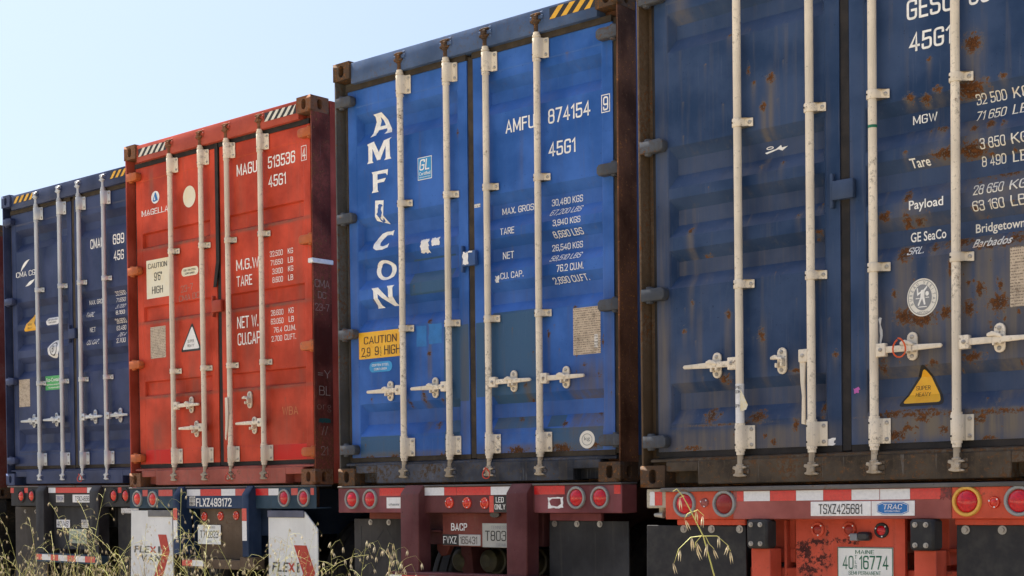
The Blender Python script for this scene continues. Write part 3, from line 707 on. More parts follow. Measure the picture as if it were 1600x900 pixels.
for t, b, c in (('KG', 2.144, 1.764), ('LB', 2.144, 1.696), ('KG', 2.144, 1.630), ('LB', 2.142, 1.562), ('KG', 2.142, 1.312), ('LB', 2.144, 1.246), ('CU.M.', 2.166, 1.180), ('CU.FT.', 2.166, 1.112)): D.text(t, 2.083 if len(t) < 3 else 2.030, b, c, c + .043)
D.poly([pill(.714, .946, 1.729, 1.800)], cream_paper); D.text('COR-TEN STEEL', .745, .915, 1.768, 1.785, black_letter, lift=.003); D.text('CONTAINER', .765, .895, 1.742, 1.759, black_letter, lift=.003)
D.poly([rect(.216, .545, 1.592, 1.915)], cream_paper); D.text('CAUTION', .242, .515, 1.842, 1.888, black_letter, lift=.003); D.text("9'6\"", .330, .440, 1.735, 1.805, black_letter, lift=.003); D.text('HIGH', .295, .450, 1.628, 1.690, black_letter, lift=.003)
D.text('23-7', .70, .87, 1.600, 1.655, chalk, slope=.01, bold=-.03); D.text('CMA DC', .675, .955, 1.527, 1.577, chalk, slope=.012, bold=-.03)
D.poly([rect(.258, .478, 1.085, 1.350)], plate_beige, 'data_plate')
triangle(D, .685, .975, 1.110, 1.350, black_letter, paper_white, 'SUPER', 'HEAVY', black_letter)
D.text('WBA', 1.99, 2.18, .535, .605, simple('ghost_paint', (.52, .16, .06), .6))
# door strap of black rubber hanging at the seam, canvas strap on the third bar, tape round the post, chalk on the side
MB().prism([(1.200, 2.74), (1.240, 2.74), (1.240, 1.80), (1.196, 1.60), (1.158, 1.60), (1.200, 1.80)], .046, .054).build('loose_gasket', gasket_black, r2)
MB().prism([(1.368, .70), (1.402, .70), (1.408, .58), (1.394, .46), (1.372, .36), (1.362, .38), (1.370, .50)], -.016, -.006).build('canvas_strap', cream2, r2, .002)
MB().box(W - .05, W + .004, -.004, .205, 1.655, 1.690).build('white_tape_band', paper_white, r2, .004)
fl = lambda u, v: 0
def side_put(geo, mat, name='chalk_mark'):
    V, F = geo; me = bpy.data.meshes.new(name); me.from_pydata([(W - .0012 + (p[2] if len(p) > 2 else 0), p[0], p[1]) for p in V], [], F); return put(name, me, mat, r2)
side_put(fit_text('CMA', .02, .165, 1.475, 1.535, slope=.0, bold=-.03), chalk); side_put(fit_text('DC', .05, .13, 1.395, 1.445, bold=-.03), chalk); side_put(fit_text('23-7', .02, .16, 1.300, 1.355, bold=-.03), chalk)
side_put(fit_text('=Y', .04, .165, .80, .86, bold=-.03), chalk); side_put(fit_text('BL', .05, .16, .67, .74, bold=-.03), chalk); side_put(fit_text('ong', .03, .165, .545, .60, bold=-.03), chalk); side_put(fit_text('//', .07, .13, .37, .44, bold=-.03), chalk); side_put(fit_text('21', .06, .13, .22, .29, bold=-.03), chalk)
side_put(poly_tris([ragged(.04, .16, .465, .495, 3, .15)]), simple('teal_crayon', (.01, .06, .06), .8), 'crayon_mark')

# ---------------- bright blue container
blue = paint('blue_paint', (.050, .115, .30), rust=.17, grime=.32, rough=.48, dirt=(.11, .105, .10))
blue_d = paint('blue_door_paint', (.028, .120, .430), grime=.42, door=True, patch=(.042, .100, .195), rough=.40, dirt=(.12, .095, .065), var=.2, rustB=(.15, .066, .026))
blue_frame = paint('weathered_blue_steel', (.10, .095, .09), rust=.34, grime=.6, rough=.7, dirt=(.075, .06, .045))
blue_sill = paint('scuffed_blue_sill', (.065, .075, .105), rust=.38, grime=1.7, rough=.7, dirt=(.072, .058, .042), var=.5, rustA=(.03, .02, .013), rustB=(.10, .06, .03))
blue_header = paint('scuffed_blue_header', (.060, .105, .215), rust=.27, grime=.6, rough=.6, dirt=(.09, .075, .06))
rust_post = paint('rust_brown_post', (.20, .085, .045), rust=.42, grime=.9, rough=.85, var=.5, dirt=(.09, .05, .03), rustB=(.40, .17, .06))
spL = [(.836, 1.075, .022, .022, .95, .10), (.832, .865, .024, .020, .95, .14), (.778, .585, .026, .055, .8, .10), (.942, .555, .018, .035, .7, .05), (.640, .55, .02, .04, .7, .05), (.885, .392, .030, .028, .85, .03), (.279, .594, .013, .013, .8, .03), (1.108, 2.266, .012, .03, .8, .03), (.307, 1.26, .012, .014, .8, .06)] + scatter(22, .15, 1.18, .2, 2.3, .003, .009, (.5, .85), 1.4) + [(u, .19, .06, .022, .85, .02) for u in (.25, .5, .95)]
spR = [(2.016, 2.597, .012, .008, .9, .03), (1.851, .915, .014, .05, .85, .25), (1.662, .617, .02, .03, .75, .15), (1.692, .50, .02, .05, .7, .15), (2.065, .467, .030, .030, .9, .15), (1.966, .361, .028, .022, .85, .05), (1.593, .205, .10, .035, 1.0, .02), (1.95, .205, .10, .042, 1.0, .02), (1.566, .575, .012, .012, .8), (2.066, .66, .03, .02, .7, .2), (2.235, .645, .025, .03, .7, .2), (2.133, .707, .03, .015, .7, .1), (1.596, .417, .03, .04, .75, .1), (2.218, .414, .02, .06, .7, .2), (2.07, .80, .012, .05, .8, .1), (2.27, .84, .010, .06, .8, .1), (2.06, 1.06, .016, .02, .85, .05), (2.20, .22, .07, .03, .8, .02)] + scatter(24, 1.3, 2.35, .2, 1.0, .003, .010, (.5, .85), 1.3)
stR = [(2.17, .52, .11, .24, .75), (2.05, .45, .05, .22, .7), (1.68, .50, .03, .14, .7), (2.25, .50, .04, .26, .8), (1.80, .21, .5, .04, .7), (2.31, .60, .05, .6, .35), (1.47, .35, .08, .1, .3)]
stL = [(.84, .97, .014, .14, .8), (.835, .80, .022, .11, .8), (.79, .48, .03, .13, .7), (.62, .20, .5, .03, .6), (1.15, .6, .04, .45, .5), (.13, 1.0, .025, .9, .25)]
r3, d3, b3, f3 = container((-7.718, 6.883, .060), .74, -.03, 'bright blue container with tall white letters running down its left door', blue, blue_d, 'five', cream, gasket_brown, blue_frame, castmat_rusty, .0085,
    spots=(spL, spR), stains=(stL, stR), patches=([(.655, 1.04, 1.262, 1.505), (.165, .60, .195, .332), (.965, 1.192, .54, 1.03), (.965, 1.10, .195, .54)], [(1.246, 1.40, .55, 1.03), (1.39, 1.77, .345, 1.085), (1.83, 1.96, .34, .42), (1.8, 2.27, .195, .33)]),
    sill_mat=blue_sill, header_mat=blue_header, post_side=rust_post)
hinge_grime = paint('grimy_blue_hinge', (.075, .085, .105), rust=.36, grime=1.1, rough=.65, dirt=(.07, .055, .04))
for o in r3.children:
    if o.name.startswith('hinge'): o.material_slots[0].material = hinge_grime
D = Decals(d3, f3, 'five', .98, .045)
hazard(r3, W - .52, W - .165, 2.80, 2.868, haz_yellow, 4)
GL = {'A': [[(-.03, -.03), (.24, .03), (.22, .10), (.31, .27), (.72, .27), (.74, .12), (.66, .0), (1.04, .0), (.98, .14), (.64, 1.0), (.22, .98), (.27, .88)], [(.38, .43), (.66, .43), (.50, .84)]],
      'M': [[(-.03, 0), (.25, .0), (.20, .10), (.21, .66), (.41, .08), (.55, .08), (.79, .66), (.79, .12), (.72, .02), (1.03, .02), (.98, .14), (.96, .88), (1.03, 1.02), (.72, .93), (.49, .44), (.30, .93), (.26, 1.0), (-.02, .90), (.03, .80), (.03, .12)]],
      'F': [[(-.04, 0), (.40, 0), (.34, .10), (.34, .43), (.76, .43), (.88, .60), (.34, .58), (.34, .85), (.86, .83), (.98, .70), (1.02, 1.0), (-.04, 1.0), (.04, .88), (.04, .12)]],
      'N': [[(.03, 0), (.36, .0), (.27, .12), (.24, .66), (.80, .02), (1.02, .02), (.94, .14), (.92, .86), (1.0, 1.0), (.66, 1.0), (.72, .86), (.73, .38), (.26, .98), (-.04, .98), (.04, .84), (.08, .14)]]}
def big(ch, u0, u1, v0, v1):
    if ch == 'C':
        lp = [[(1.02, 1.02), (.94, .74), (.86, .80), (.64, .80), (.46, .66), (.36, .42), (.42, .24), (.60, .17), (.80, .24), (.88, .32), (.90, .06), (.62, -.02), (.28, .0), (.05, .16), (.0, .40), (.10, .68), (.36, .93), (.62, 1.0), (.86, .98)]]
    elif ch == 'O': lp = [ell(.5, .5, .52, .52), ell(.5, .5, .29, .37)]
    else: lp = GL[ch]
    D.poly([[(u0 + a * (u1 - u0), v0 + b * (v1 - v0)) for a, b in l] for l in lp], white_letter, 'lettering')
for ch, a, b, c, d in (('A', .328, .522, 2.379, 2.521), ('M', .290, .510, 2.190, 2.335), ('F', .330, .480, 1.988, 2.128), ('C', .340, .515, 1.598, 1.722), ('O', .356, .542, 1.398, 1.525), ('N', .330, .541, 1.210, 1.348)): big(ch, a, b, c, d)
D.poly([[(.361, 1.800), (.466, 1.768), (.440, 1.82), (.448, 1.925), (.366, 1.933)]], white_letter, 'logo')
D.poly([[(.405, 1.905), (.428, 1.900), (.440, 1.888), (.425, 1.884), (.420, 1.865), (.432, 1.845), (.422, 1.822), (.405, 1.812), (.410, 1.798), (.425, 1.797), (.420, 1.806), (.436, 1.806), (.436, 1.788), (.415, 1.782), (.397, 1.795), (.395, 1.815), (.385, 1.832), (.377, 1.838), (.388, 1.850), (.390, 1.870), (.396, 1.885), (.394, 1.898)]], simple('door_blue', (.026, .10, .36), .5), 'logo', .003)
D.poly([rect(.763, .892, 2.008, 2.156)], paper_white); D.poly([rect(.768, .887, 2.013, 2.151)], sky_blue, lift=.0026); D.text('GL', .782, .874, 2.070, 2.142, shear=.15, lift=.0036); D.text('Certified', .775, .880, 2.038, 2.060, lift=.0036, bold=.02); D.text('Germanischer Lloyd', .775, .880, 2.020, 2.030, lift=.0036)
D.text('AMFU', 1.534, 1.772, 2.188, 2.276); D.text('874154', 1.880, 2.206, 2.188, 2.283); D.poly([rect(2.288, 2.352, 2.184, 2.290), rect(2.293, 2.347, 2.189, 2.285)[::-1]], white_letter, 'lettering'); D.text('9', 2.301, 2.339, 2.196, 2.278); D.text('45G1', 1.878, 2.091, 1.990, 2.081)
for t, a, b, c, d, s in (('MAX. GROSS', 1.507, 1.800, 1.698, 1.741, 0), ('TARE', 1.481, 1.598, 1.563, 1.607, 0), ('NET', 1.508, 1.601, 1.419, 1.465, 0), ('CU. CAP.', 1.480, 1.670, 1.286, 1.328, 0), ('30,480 KGS', 1.913, 2.155, 1.694, 1.742, 0), ('67,200 LBS', 1.900, 2.143, 1.632, 1.674, .3), ('3,940 KGS', 1.910, 2.124, 1.561, 1.606, 0), ('8,690 LBS', 1.921, 2.150, 1.494, 1.536, 0), ('26,540 KGS', 1.911, 2.152, 1.418, 1.464, 0), ('58,510 LBS', 1.895, 2.134, 1.352, 1.394, .3), ('76.2 CU.M.', 1.936, 2.144, 1.284, 1.328, 0), ('2,690 CU.FT.', 1.918, 2.192, 1.214, 1.256, 0)): D.text(t, a, b, c, d, shear=s)
D.poly([rect(.180, .598, .868, 1.050)], yellow); D.text('CAUTION', .228, .548, .967, 1.022, brown_letter, lift=.003); D.text('2,9', .201, .290, .875, .945, brown_letter, lift=.003); D.text('9', .335, .372, .888, .947, brown_letter, lift=.003)
D.text('1', .384, .394, .918, .944, brown_letter, lift=.003); D.text('2', .384, .398, .882, .906, brown_letter, lift=.003); D.poly([rect(.381, .402, .911, .914)], brown_letter, 'lettering', .003); D.text('HIGH', .426, .580, .886, .948, brown_letter, lift=.003)
D.poly([pill(.278, .500, .772, .842)], sky_blue); D.text('CORTEN STEEL', .305, .470, .812, .828, lift=.003, bold=.02); D.text('CONTAINER', .325, .450, .785, .801, lift=.003, bold=.02)
D.poly([ragged(.734, .825, .915, 1.050, 5, .02), ], mid_blue); D.poly([ragged(.846, .964, .925, 1.056, 6, .03)], mid_blue)
D.poly([ragged(.785, .861, 1.531, 1.621, 1, .09)], paper_white, 'torn_paper'); D.poly([ragged(.882, .956, 1.567, 1.618, 2, .07)], paper_white, 'torn_paper')
D.poly([rect(1.264, 1.315, 1.762, 1.785)], plate_white); D.poly([rect(2.062, 2.270, .770, 1.052)], plate_beige, 'data_plate'); D.poly([rect(2.224, 2.250, .805, .884)], plate_white, lift=.003)
D.poly([ell(2.162, .257, .058, .054)], stained_letter); D.poly([ell(2.162, .257, .040, .036), ell(2.162, .257, .036, .032)], ring_grey, lift=.003); D.text('kg', 2.14, 2.185, .245, .275, ring_grey, lift=.003)
D.poly([ragged(1.440, 1.475, 1.275, 1.310, 8, .3)], paper_white, 'torn_paper')
flat_on(poly_tris([ragged(1.178, 1.225, 1.405, 1.482, 9, .12)]), 'torn_paper', paper_white, r3, lambda u, v: .022, .002)
flat_on(poly_tris([ragged(1.225, 1.262, 1.476, 1.486, 19, .12)]), 'torn_paper', paper_white, r3, lambda u, v: .022, .002)

# ---------------- slate blue, rust-streaked container on the right
slate = paint('slate_blue_paint', (.045, .075, .150), rust=.20, grime=.35, rough=.5, dirt=(.12, .105, .085))
slate_d = paint('slate_blue_door_paint', (.021, .050, .125), grime=.42, door=True, patch=(.055, .075, .11), rough=.40, dirt=(.165, .135, .10), var=.16)
slate_frame = paint('rust_edged_frame', (.13, .085, .05), rust=.40, grime=.6, rough=.75, dirt=(.06, .045, .03))
slate_sill = paint('rust_brown_sill', (.095, .072, .052), rust=.46, grime=1.7, rough=.8, dirt=(.085, .062, .040), var=.5, rustA=(.040, .022, .012), rustB=(.155, .078, .036))
q = [(.801, 2.073, .030, .035, .95, .20), (.755, 1.936, .024, .03, .95, .20), (.700, 2.066, .018, .022, .7, .10), (.561, 2.34, .02, .02, .75, .05), (.734, 1.647, .02, .022, .65, .08), (.858, 1.640, .018, .022, .65, .08), (.292, 1.36, .022, .025, .95, .22), (.310, .980, .016, .02, .8, .12), (.536, .897, .022, .026, .95, .14), (.257, .838, .018, .03, .75, .10), (.734, .775, .026, .045, .9, .12), (.391, 1.225, .03, .02, .7, .10), (.954, 1.36, .018, .02, .75, .06), (1.066, 1.255, .025, .02, .85, .03), (.514, .565, .035, .03, .95, .10), (.412, .378, .042, .05, .98, .05), (.702, .354, .06, .038, 1.0, .14), (.934, .305, .026, .035, .95, .06), (.758, .258, .018, .02, .95, .03), (.804, .222, .018, .025, .95, .03), (1.160, .642, .018, .03, .8, .06), (1.088, .382, .022, .06, .9, .05), (.942, .578, .05, .014, .9, .04), (.60, 1.74, .03, .02, .85, .04), (.46, .38, .02, .02, .8, .05), (.67, 2.14, .012, .04, .85, .02), (.50, .325, .3, .008, .8, .02), (.30, .205, .10, .022, .85, .01)]
q += scatter(30, .18, 1.16, .2, 1.5, .004, .012, (.55, .9), 1.3) + scatter(12, .25, 1.0, 1.5, 2.4, .003, .009, (.5, .8))
p = [(1.876, 2.022, .05, .055, 1.05, .16), (1.664, 1.990, .014, .018, .9, .06), (1.561, 1.830, .03, .028, 1.0, .06), (1.638, 1.810, .03, .03, 1.0, .08), (1.703, 1.842, .03, .025, .9, .06), (1.86, 1.815, .09, .05, 1.05, .12), (1.94, 1.845, .02, .02, .8, .05), (2.02, 1.843, .02, .02, .9, .05), (1.716, 1.665, .03, .022, .9, .10), (1.740, 1.542, .09, .03, 1.0, .12), (1.875, 1.535, .08, .045, 1.05, .14), (1.878, 1.637, .025, .02, .85, .1), (1.955, 1.642, .035, .022, .95, .08), (2.015, 1.64, .02, .02, .85, .08), (2.030, 1.420, .10, .035, 1.0, .15), (1.95, 1.45, .04, .03, .9, .1), (1.542, 1.372, .026, .035, .95, .08), (1.430, 1.285, .04, .03, 1.0, .06), (1.540, 1.245, .028, .06, .95, .10), (1.601, 1.240, .04, .03, .95, .08), (1.525, 1.098, .04, .05, .95, .20), (1.676, 1.108, .03, .03, .95, .14), (1.530, .796, .06, .045, 1.1, .12), (1.615, .780, .08, .05, 1.1, .18), (1.480, .910, .02, .03, .9, .2), (1.855, .805, .04, .045, 1.0, .14), (1.908, .885, .03, .05, 1.0, .2), (1.737, .795, .04, .04, 1.0, .15), (1.995, .818, .06, .05, 1.05, .2), (1.766, 1.0, .02, .06, .9, .2), (1.622, .305, .04, .03, .95, .06), (1.54, .262, .03, .035, .9, .06), (1.906, .292, .04, .028, .95, .08), (1.468, .228, .09, .03, 1.05, .02), (1.73, .245, .03, .028, .9, .04), (1.674, .562, .04, .025, .9, .05), (1.868, .578, .07, .03, .95, .08), (1.942, .20, .05, .015, .9, .02), (2.07, 1.10, .05, .05, .9, .14), (1.47, .33, .10, .02, .9, .03), (1.62, .345, .15, .012, .85, .02), (2.17, 1.4, .05, .05, .9, .2), (2.2, 1.15, .05, .04, .9, .2), (1.80, 1.12, .09, .03, .95, .16), (1.96, 1.085, .12, .024, .9, .2)]
p += [(1.60, .325, .30, .020, .80, .03), (2.0, .32, .25, .022, .78, .03), (1.42, .56, .03, .05, .8, .1)] + scatter(110, 1.36, 2.27, .2, 1.75, .004, .016, (.55, .95), 1.1) + scatter(26, 1.75, 2.27, .6, 1.5, .008, .022, (.65, .98), 1.0)
sL = [(.62, .24, .6, .07, .75), (.25, .45, .05, .25, .5), (.95, .4, .05, .25, .45), (.80, 1.93, .018, .17, .7), (.76, 1.80, .02, .16, .7), (.31, 1.22, .015, .2, .5), (.25, 2.55, .06, .12, .4), (.53, .78, .022, .14, .5), (.66, .25, .05, .12, .7), (.12, .55, .04, .45, .65), (.62, .20, .6, .02, .8), (.35, .75, .02, .2, .35), (.12, 1.3, .03, .9, .2), (.75, .65, .02, .2, .4)]
sR = [(1.80, .27, .55, .075, .95), (1.42, .62, .05, .3, .6), (1.76, .70, .03, .34, .8), (2.02, .66, .035, .36, .85), (2.12, .98, .03, .3, .8), (1.90, 1.0, .02, .3, .8), (1.66, .72, .03, .25, .7), (1.53, .95, .05, .22, .7), (1.70, 1.0, .05, .25, .55), (1.62, .60, .14, .22, .75), (1.88, 1.92, .035, .16, .6), (1.87, 1.62, .06, .18, .55), (1.95, .90, .05, .32, .75), (2.08, .80, .06, .4, .8), (2.18, 1.0, .05, .35, .7), (1.82, .86, .05, .3, .75), (1.66, .27, .36, .08, .85), (2.02, .26, .25, .09, .75), (1.49, .45, .08, .16, .55), (1.30, .30, .05, .14, .4), (1.72, 1.5, .12, .1, .4), (2.0, 1.40, .2, .14, .55), (1.58, 1.25, .1, .1, .5)]
r4, d4, b4, f4 = container((-4.824, 6.497, .022), .28, -.37, 'rust-streaked slate blue container, nearest and largest, at the right', slate, slate_d, 'five', cream, gasket_black, slate_frame, castmat_rusty, .0075,
    spots=(q, p), stains=(sL, sR), patches=([], []), sill_mat=slate_sill,
    handles=[(0, .636, -1, 0), (1, .645, -1, 1), (2, .640, 1, 0), (3, .645, 1, 0)], catches=[(.470, .636), (.862, .632), (1.575, .650), (2.005, .655)])
for o in r4.children:
    if o.name.startswith('hinge'): o.material_slots[0].material = hinge_grime
D = Decals(d4, f4, 'five', .55)
D.text('GESU', 1.552, 1.785, 2.193, 2.288); D.text('6660', 1.861, 2.075, 2.193, 2.288); D.text('45G1', 1.561, 1.775, 2.042, 2.134)
for t, a, b, c, d, s in (('MGW', 1.584, 1.709, 1.708, 1.752, 0), ('Tare', 1.568, 1.668, 1.501, 1.542, 0), ('32 500', 1.900, 2.044, 1.744, 1.790, 0), ('KG', 2.074, 2.150, 1.744, 1.790, 0), ('71 650', 1.902, 2.044, 1.672, 1.716, .25), ('LB', 2.076, 2.145, 1.672, 1.716, .2), ('3 850', 1.912, 2.032, 1.530, 1.577, 0), ('KG', 2.060, 2.140, 1.530, 1.577, 0), ('8 490', 1.926, 2.041, 1.456, 1.504, 0), ('LB', 2.073, 2.142, 1.456, 1.504, 0), ('28 650', 1.879, 2.024, 1.322, 1.370, 0), ('KG', 2.054, 2.135, 1.322, 1.370, 0), ('63 160', 1.876, 2.026, 1.250, 1.297, 0), ('LB', 2.057, 2.128, 1.250, 1.297, 0), ('Payload', 1.558, 1.731, 1.285, 1.342, 0), ('GE SeaCo', 1.570, 1.750, 1.152, 1.198, 0), ('SRL.', 1.556, 1.641, 1.088, 1.126, .2), ('Bridgetown', 1.896, 2.130, 1.142, 1.196, 0), ('Barbados', 1.886, 2.068, 1.082, 1.124, .2)):
    D.text(t, a, b, c, d, stained_letter if d < 1.8 and a > 1.8 else white_letter, shear=s)
cx, cy, rx, ry = 1.625, .878, .079, .090
D.poly([ell(cx, cy, rx, ry, 40)], stained_letter); D.poly([ell(cx, cy, rx * .93, ry * .93, 40), ell(cx, cy, rx * .89, ry * .89, 40)], ring_grey, 'logo', .003); D.poly([ell(cx, cy, rx * .60, ry * .68, 32)], lamp_grey, 'logo', .003)
for i, ch in enumerate('BUREAU VERITAS'):
    if ch == ' ': continue
    a = R(205 - i * (230 / 13)); vv, ff = text_tris(ch, .01); px_, py_ = cx + rx * .75 * math.cos(a), cy + ry * .78 * math.sin(a); r_ = a - math.pi / 2; s_ = .021
    D.put(([(px_ + (x - .3) * s_ * .8 * math.cos(r_) - (y - .35) * s_ * math.sin(r_), py_ + (x - .3) * s_ * .8 * math.sin(r_) + (y - .35) * s_ * math.cos(r_)) for x, y in vv], ff), lamp_grey, 'logo', .003)
D.text('1828', cx - .03, cx + .03, cy - ry * .86, cy - ry * .73, lamp_grey, lift=.003)
D.poly([[(cx - .006, cy + .035), (cx + .006, cy + .036), (cx + .022, cy + .052), (cx + .026, cy + .047), (cx + .012, cy + .028), (cx + .010, cy + .005), (cx + .016, cy - .035), (cx + .008, cy - .036), (cx - .001, cy - .005), (cx - .018, cy - .040), (cx - .024, cy - .036), (cx - .010, cy + .002), (cx - .008, cy + .020), (cx - .026, cy + .008), (cx - .029, cy + .045), (cx - .022, cy + .045), (cx - .020, cy + .022), (cx - .008, cy + .028)]], white_letter, 'logo', .004)
D.put(merge(poly_tris([rect(cx - .034, cx - .014, cy - .006, cy - .002)]), poly_tris([rect(cx + .016, cx + .034, cy - .004, cy)]), poly_tris([rect(cx - .02, cx + .022, cy - .047, cy - .043)])), white_letter, 'logo', .004)
D.poly([ell(cx + .024, cy + .016, .009, .011, 14)], white_letter, 'logo', .004)
D.poly([rect(2.052, 2.226, .790, 1.060)], plate_beige, 'data_plate')
triangle(D, 1.500, 1.745, .366, .572, black_letter, yellow, 'SUPER', 'HEAVY', brown_letter, .018, .20)
D.poly([ragged(1.262, 1.292, .443, .470, 12, .2)], simple('pink_gum', (.45, .10, .38), .5), 'sticker'); D.poly([ragged(1.100, 1.155, .196, .226, 13, .2)], paper_white, 'torn_paper')
D.poly([[(.765, 1.712), (.83, 1.722), (.86, 1.738), (.865, 1.724), (.90, 1.727), (.868, 1.708), (.845, 1.718), (.775, 1.704)], ], white_letter, 'chalk_mark'); D.poly([ell(.795, 1.732, .022, .008, 12), ell(.795, 1.732, .016, .004, 12)], white_letter, 'chalk_mark')
D.poly([ragged(1.398, 1.412, .62, .80, 21, .4)], paper_white, 'torn_paper')
MB().cyl((0, 0, 1.708), (0, 0, 1.722), .0222, n=20, caps=False).build('green_tape', simple('green_tape', (.01, .16, .09), .5), b4[2])
wm = simple('wrap_print', (.78, .77, .76), .6, scale=30)
MB().cyl((0, 0, .322), (0, 0, .528), .0232, .0225, n=20, caps=False).build('paper_wrap', wm, b4[0])
cyl_s = lambda u, v: -math.sqrt(max(0, .0236 ** 2 - u * u))
for t_, a_, b_, c_ in (('PE', -.012, .020, .500), ('SON', -.020, .018, .478), ('SPH', -.020, .018, .405)): flat_on(fit_text(t_, a_, b_, c_, c_ + .016), 'lettering', black_letter, b4[0], cyl_s, .0006, (), (-.014, -.007, 0, .007, .014))
MB().add([(.015, -.022, .45), (.070, -.035, .415), (.058, -.033, .39), (.020, -.026, .385), (.020, -.024, .50)], [(0, 1, 2, 3), (0, 4, 1)]).build('paper_wrap', simple('wrap_flap', (.66, .62, .50), .6, c2=(.65, .45, .05), scale=22), b4[0], smooth=False)

# ---------------- security seals hanging on the handles and cams
def seal(root_o, u, w, v, r, mat, label):
    pts = [(r * .62 * math.sin(R(t)), -.012 * math.cos(R(t * 1.5)), r * math.cos(R(t))) for t in range(0, 331, 22)]
    o = MB().tube(pts, .0042, 6).build('plastic_seal', mat)
    o.matrix_world = Matrix.Translation(root_o.location) @ root_o.rotation_euler.to_matrix().to_4x4() @ Matrix.Translation((u, w, v))
    tag(o, label, 'seal')
seal(r4, 1.545, -.026, .640, .045, seal_orange, 'orange plastic loop seal on a handle above the yellow triangle')
seal(r3, UB[2], -.012, .066, .034, simple('red_plastic', (.62, .06, .03), .4), 'red plastic loop seal at the foot of the blue container third bar')
seal(r2, UB[2], -.014, .070, .032, simple('red_plastic', (.62, .06, .03), .4), 'red plastic loop seal under the red container third bar')
seal(r1, UB[2], -.014, .066, .036, simple('red_plastic', (.62, .06, .03), .4), 'red wire seal under the navy container third bar')

# ================================================================== TRAILERS (local frame: u right, w back, v up from the container floor)
def wheel_meshes():
    t = MB(); t.lathe([(.27, -.10), (.30, -.125), (.42, -.135), (.475, -.12), (.497, -.09), (.497, -.055), (.485, -.05), (.485, -.04), (.497, -.035), (.497, .035), (.485, .04), (.485, .05), (.497, .055), (.497, .09), (.475, .12), (.42, .135), (.30, .125), (.27, .10)], (0, 0, 0), 'u', 40, 1)
    r = MB(); r.lathe([(.275, -.10), (.275, -.07), (.20, -.02), (.19, .02), (.10, .03), (.09, .09), (.02, .095)], (0, 0, 0), 'u', 24, 1)
    return t.mesh('tyre'), r.mesh('rim')
TYRE, RIM = wheel_meshes()
under_black = paint('chassis_black', (.020, .020, .021), rust=.22, grime=.4, rough=.7)
rim_mat = paint('dirty_white_rim', (.30, .29, .27), rust=.2, grime=.5)
chamber_mat = simple('brake_chamber', (.045, .042, .03), .5, c2=(.09, .085, .045), scale=9)
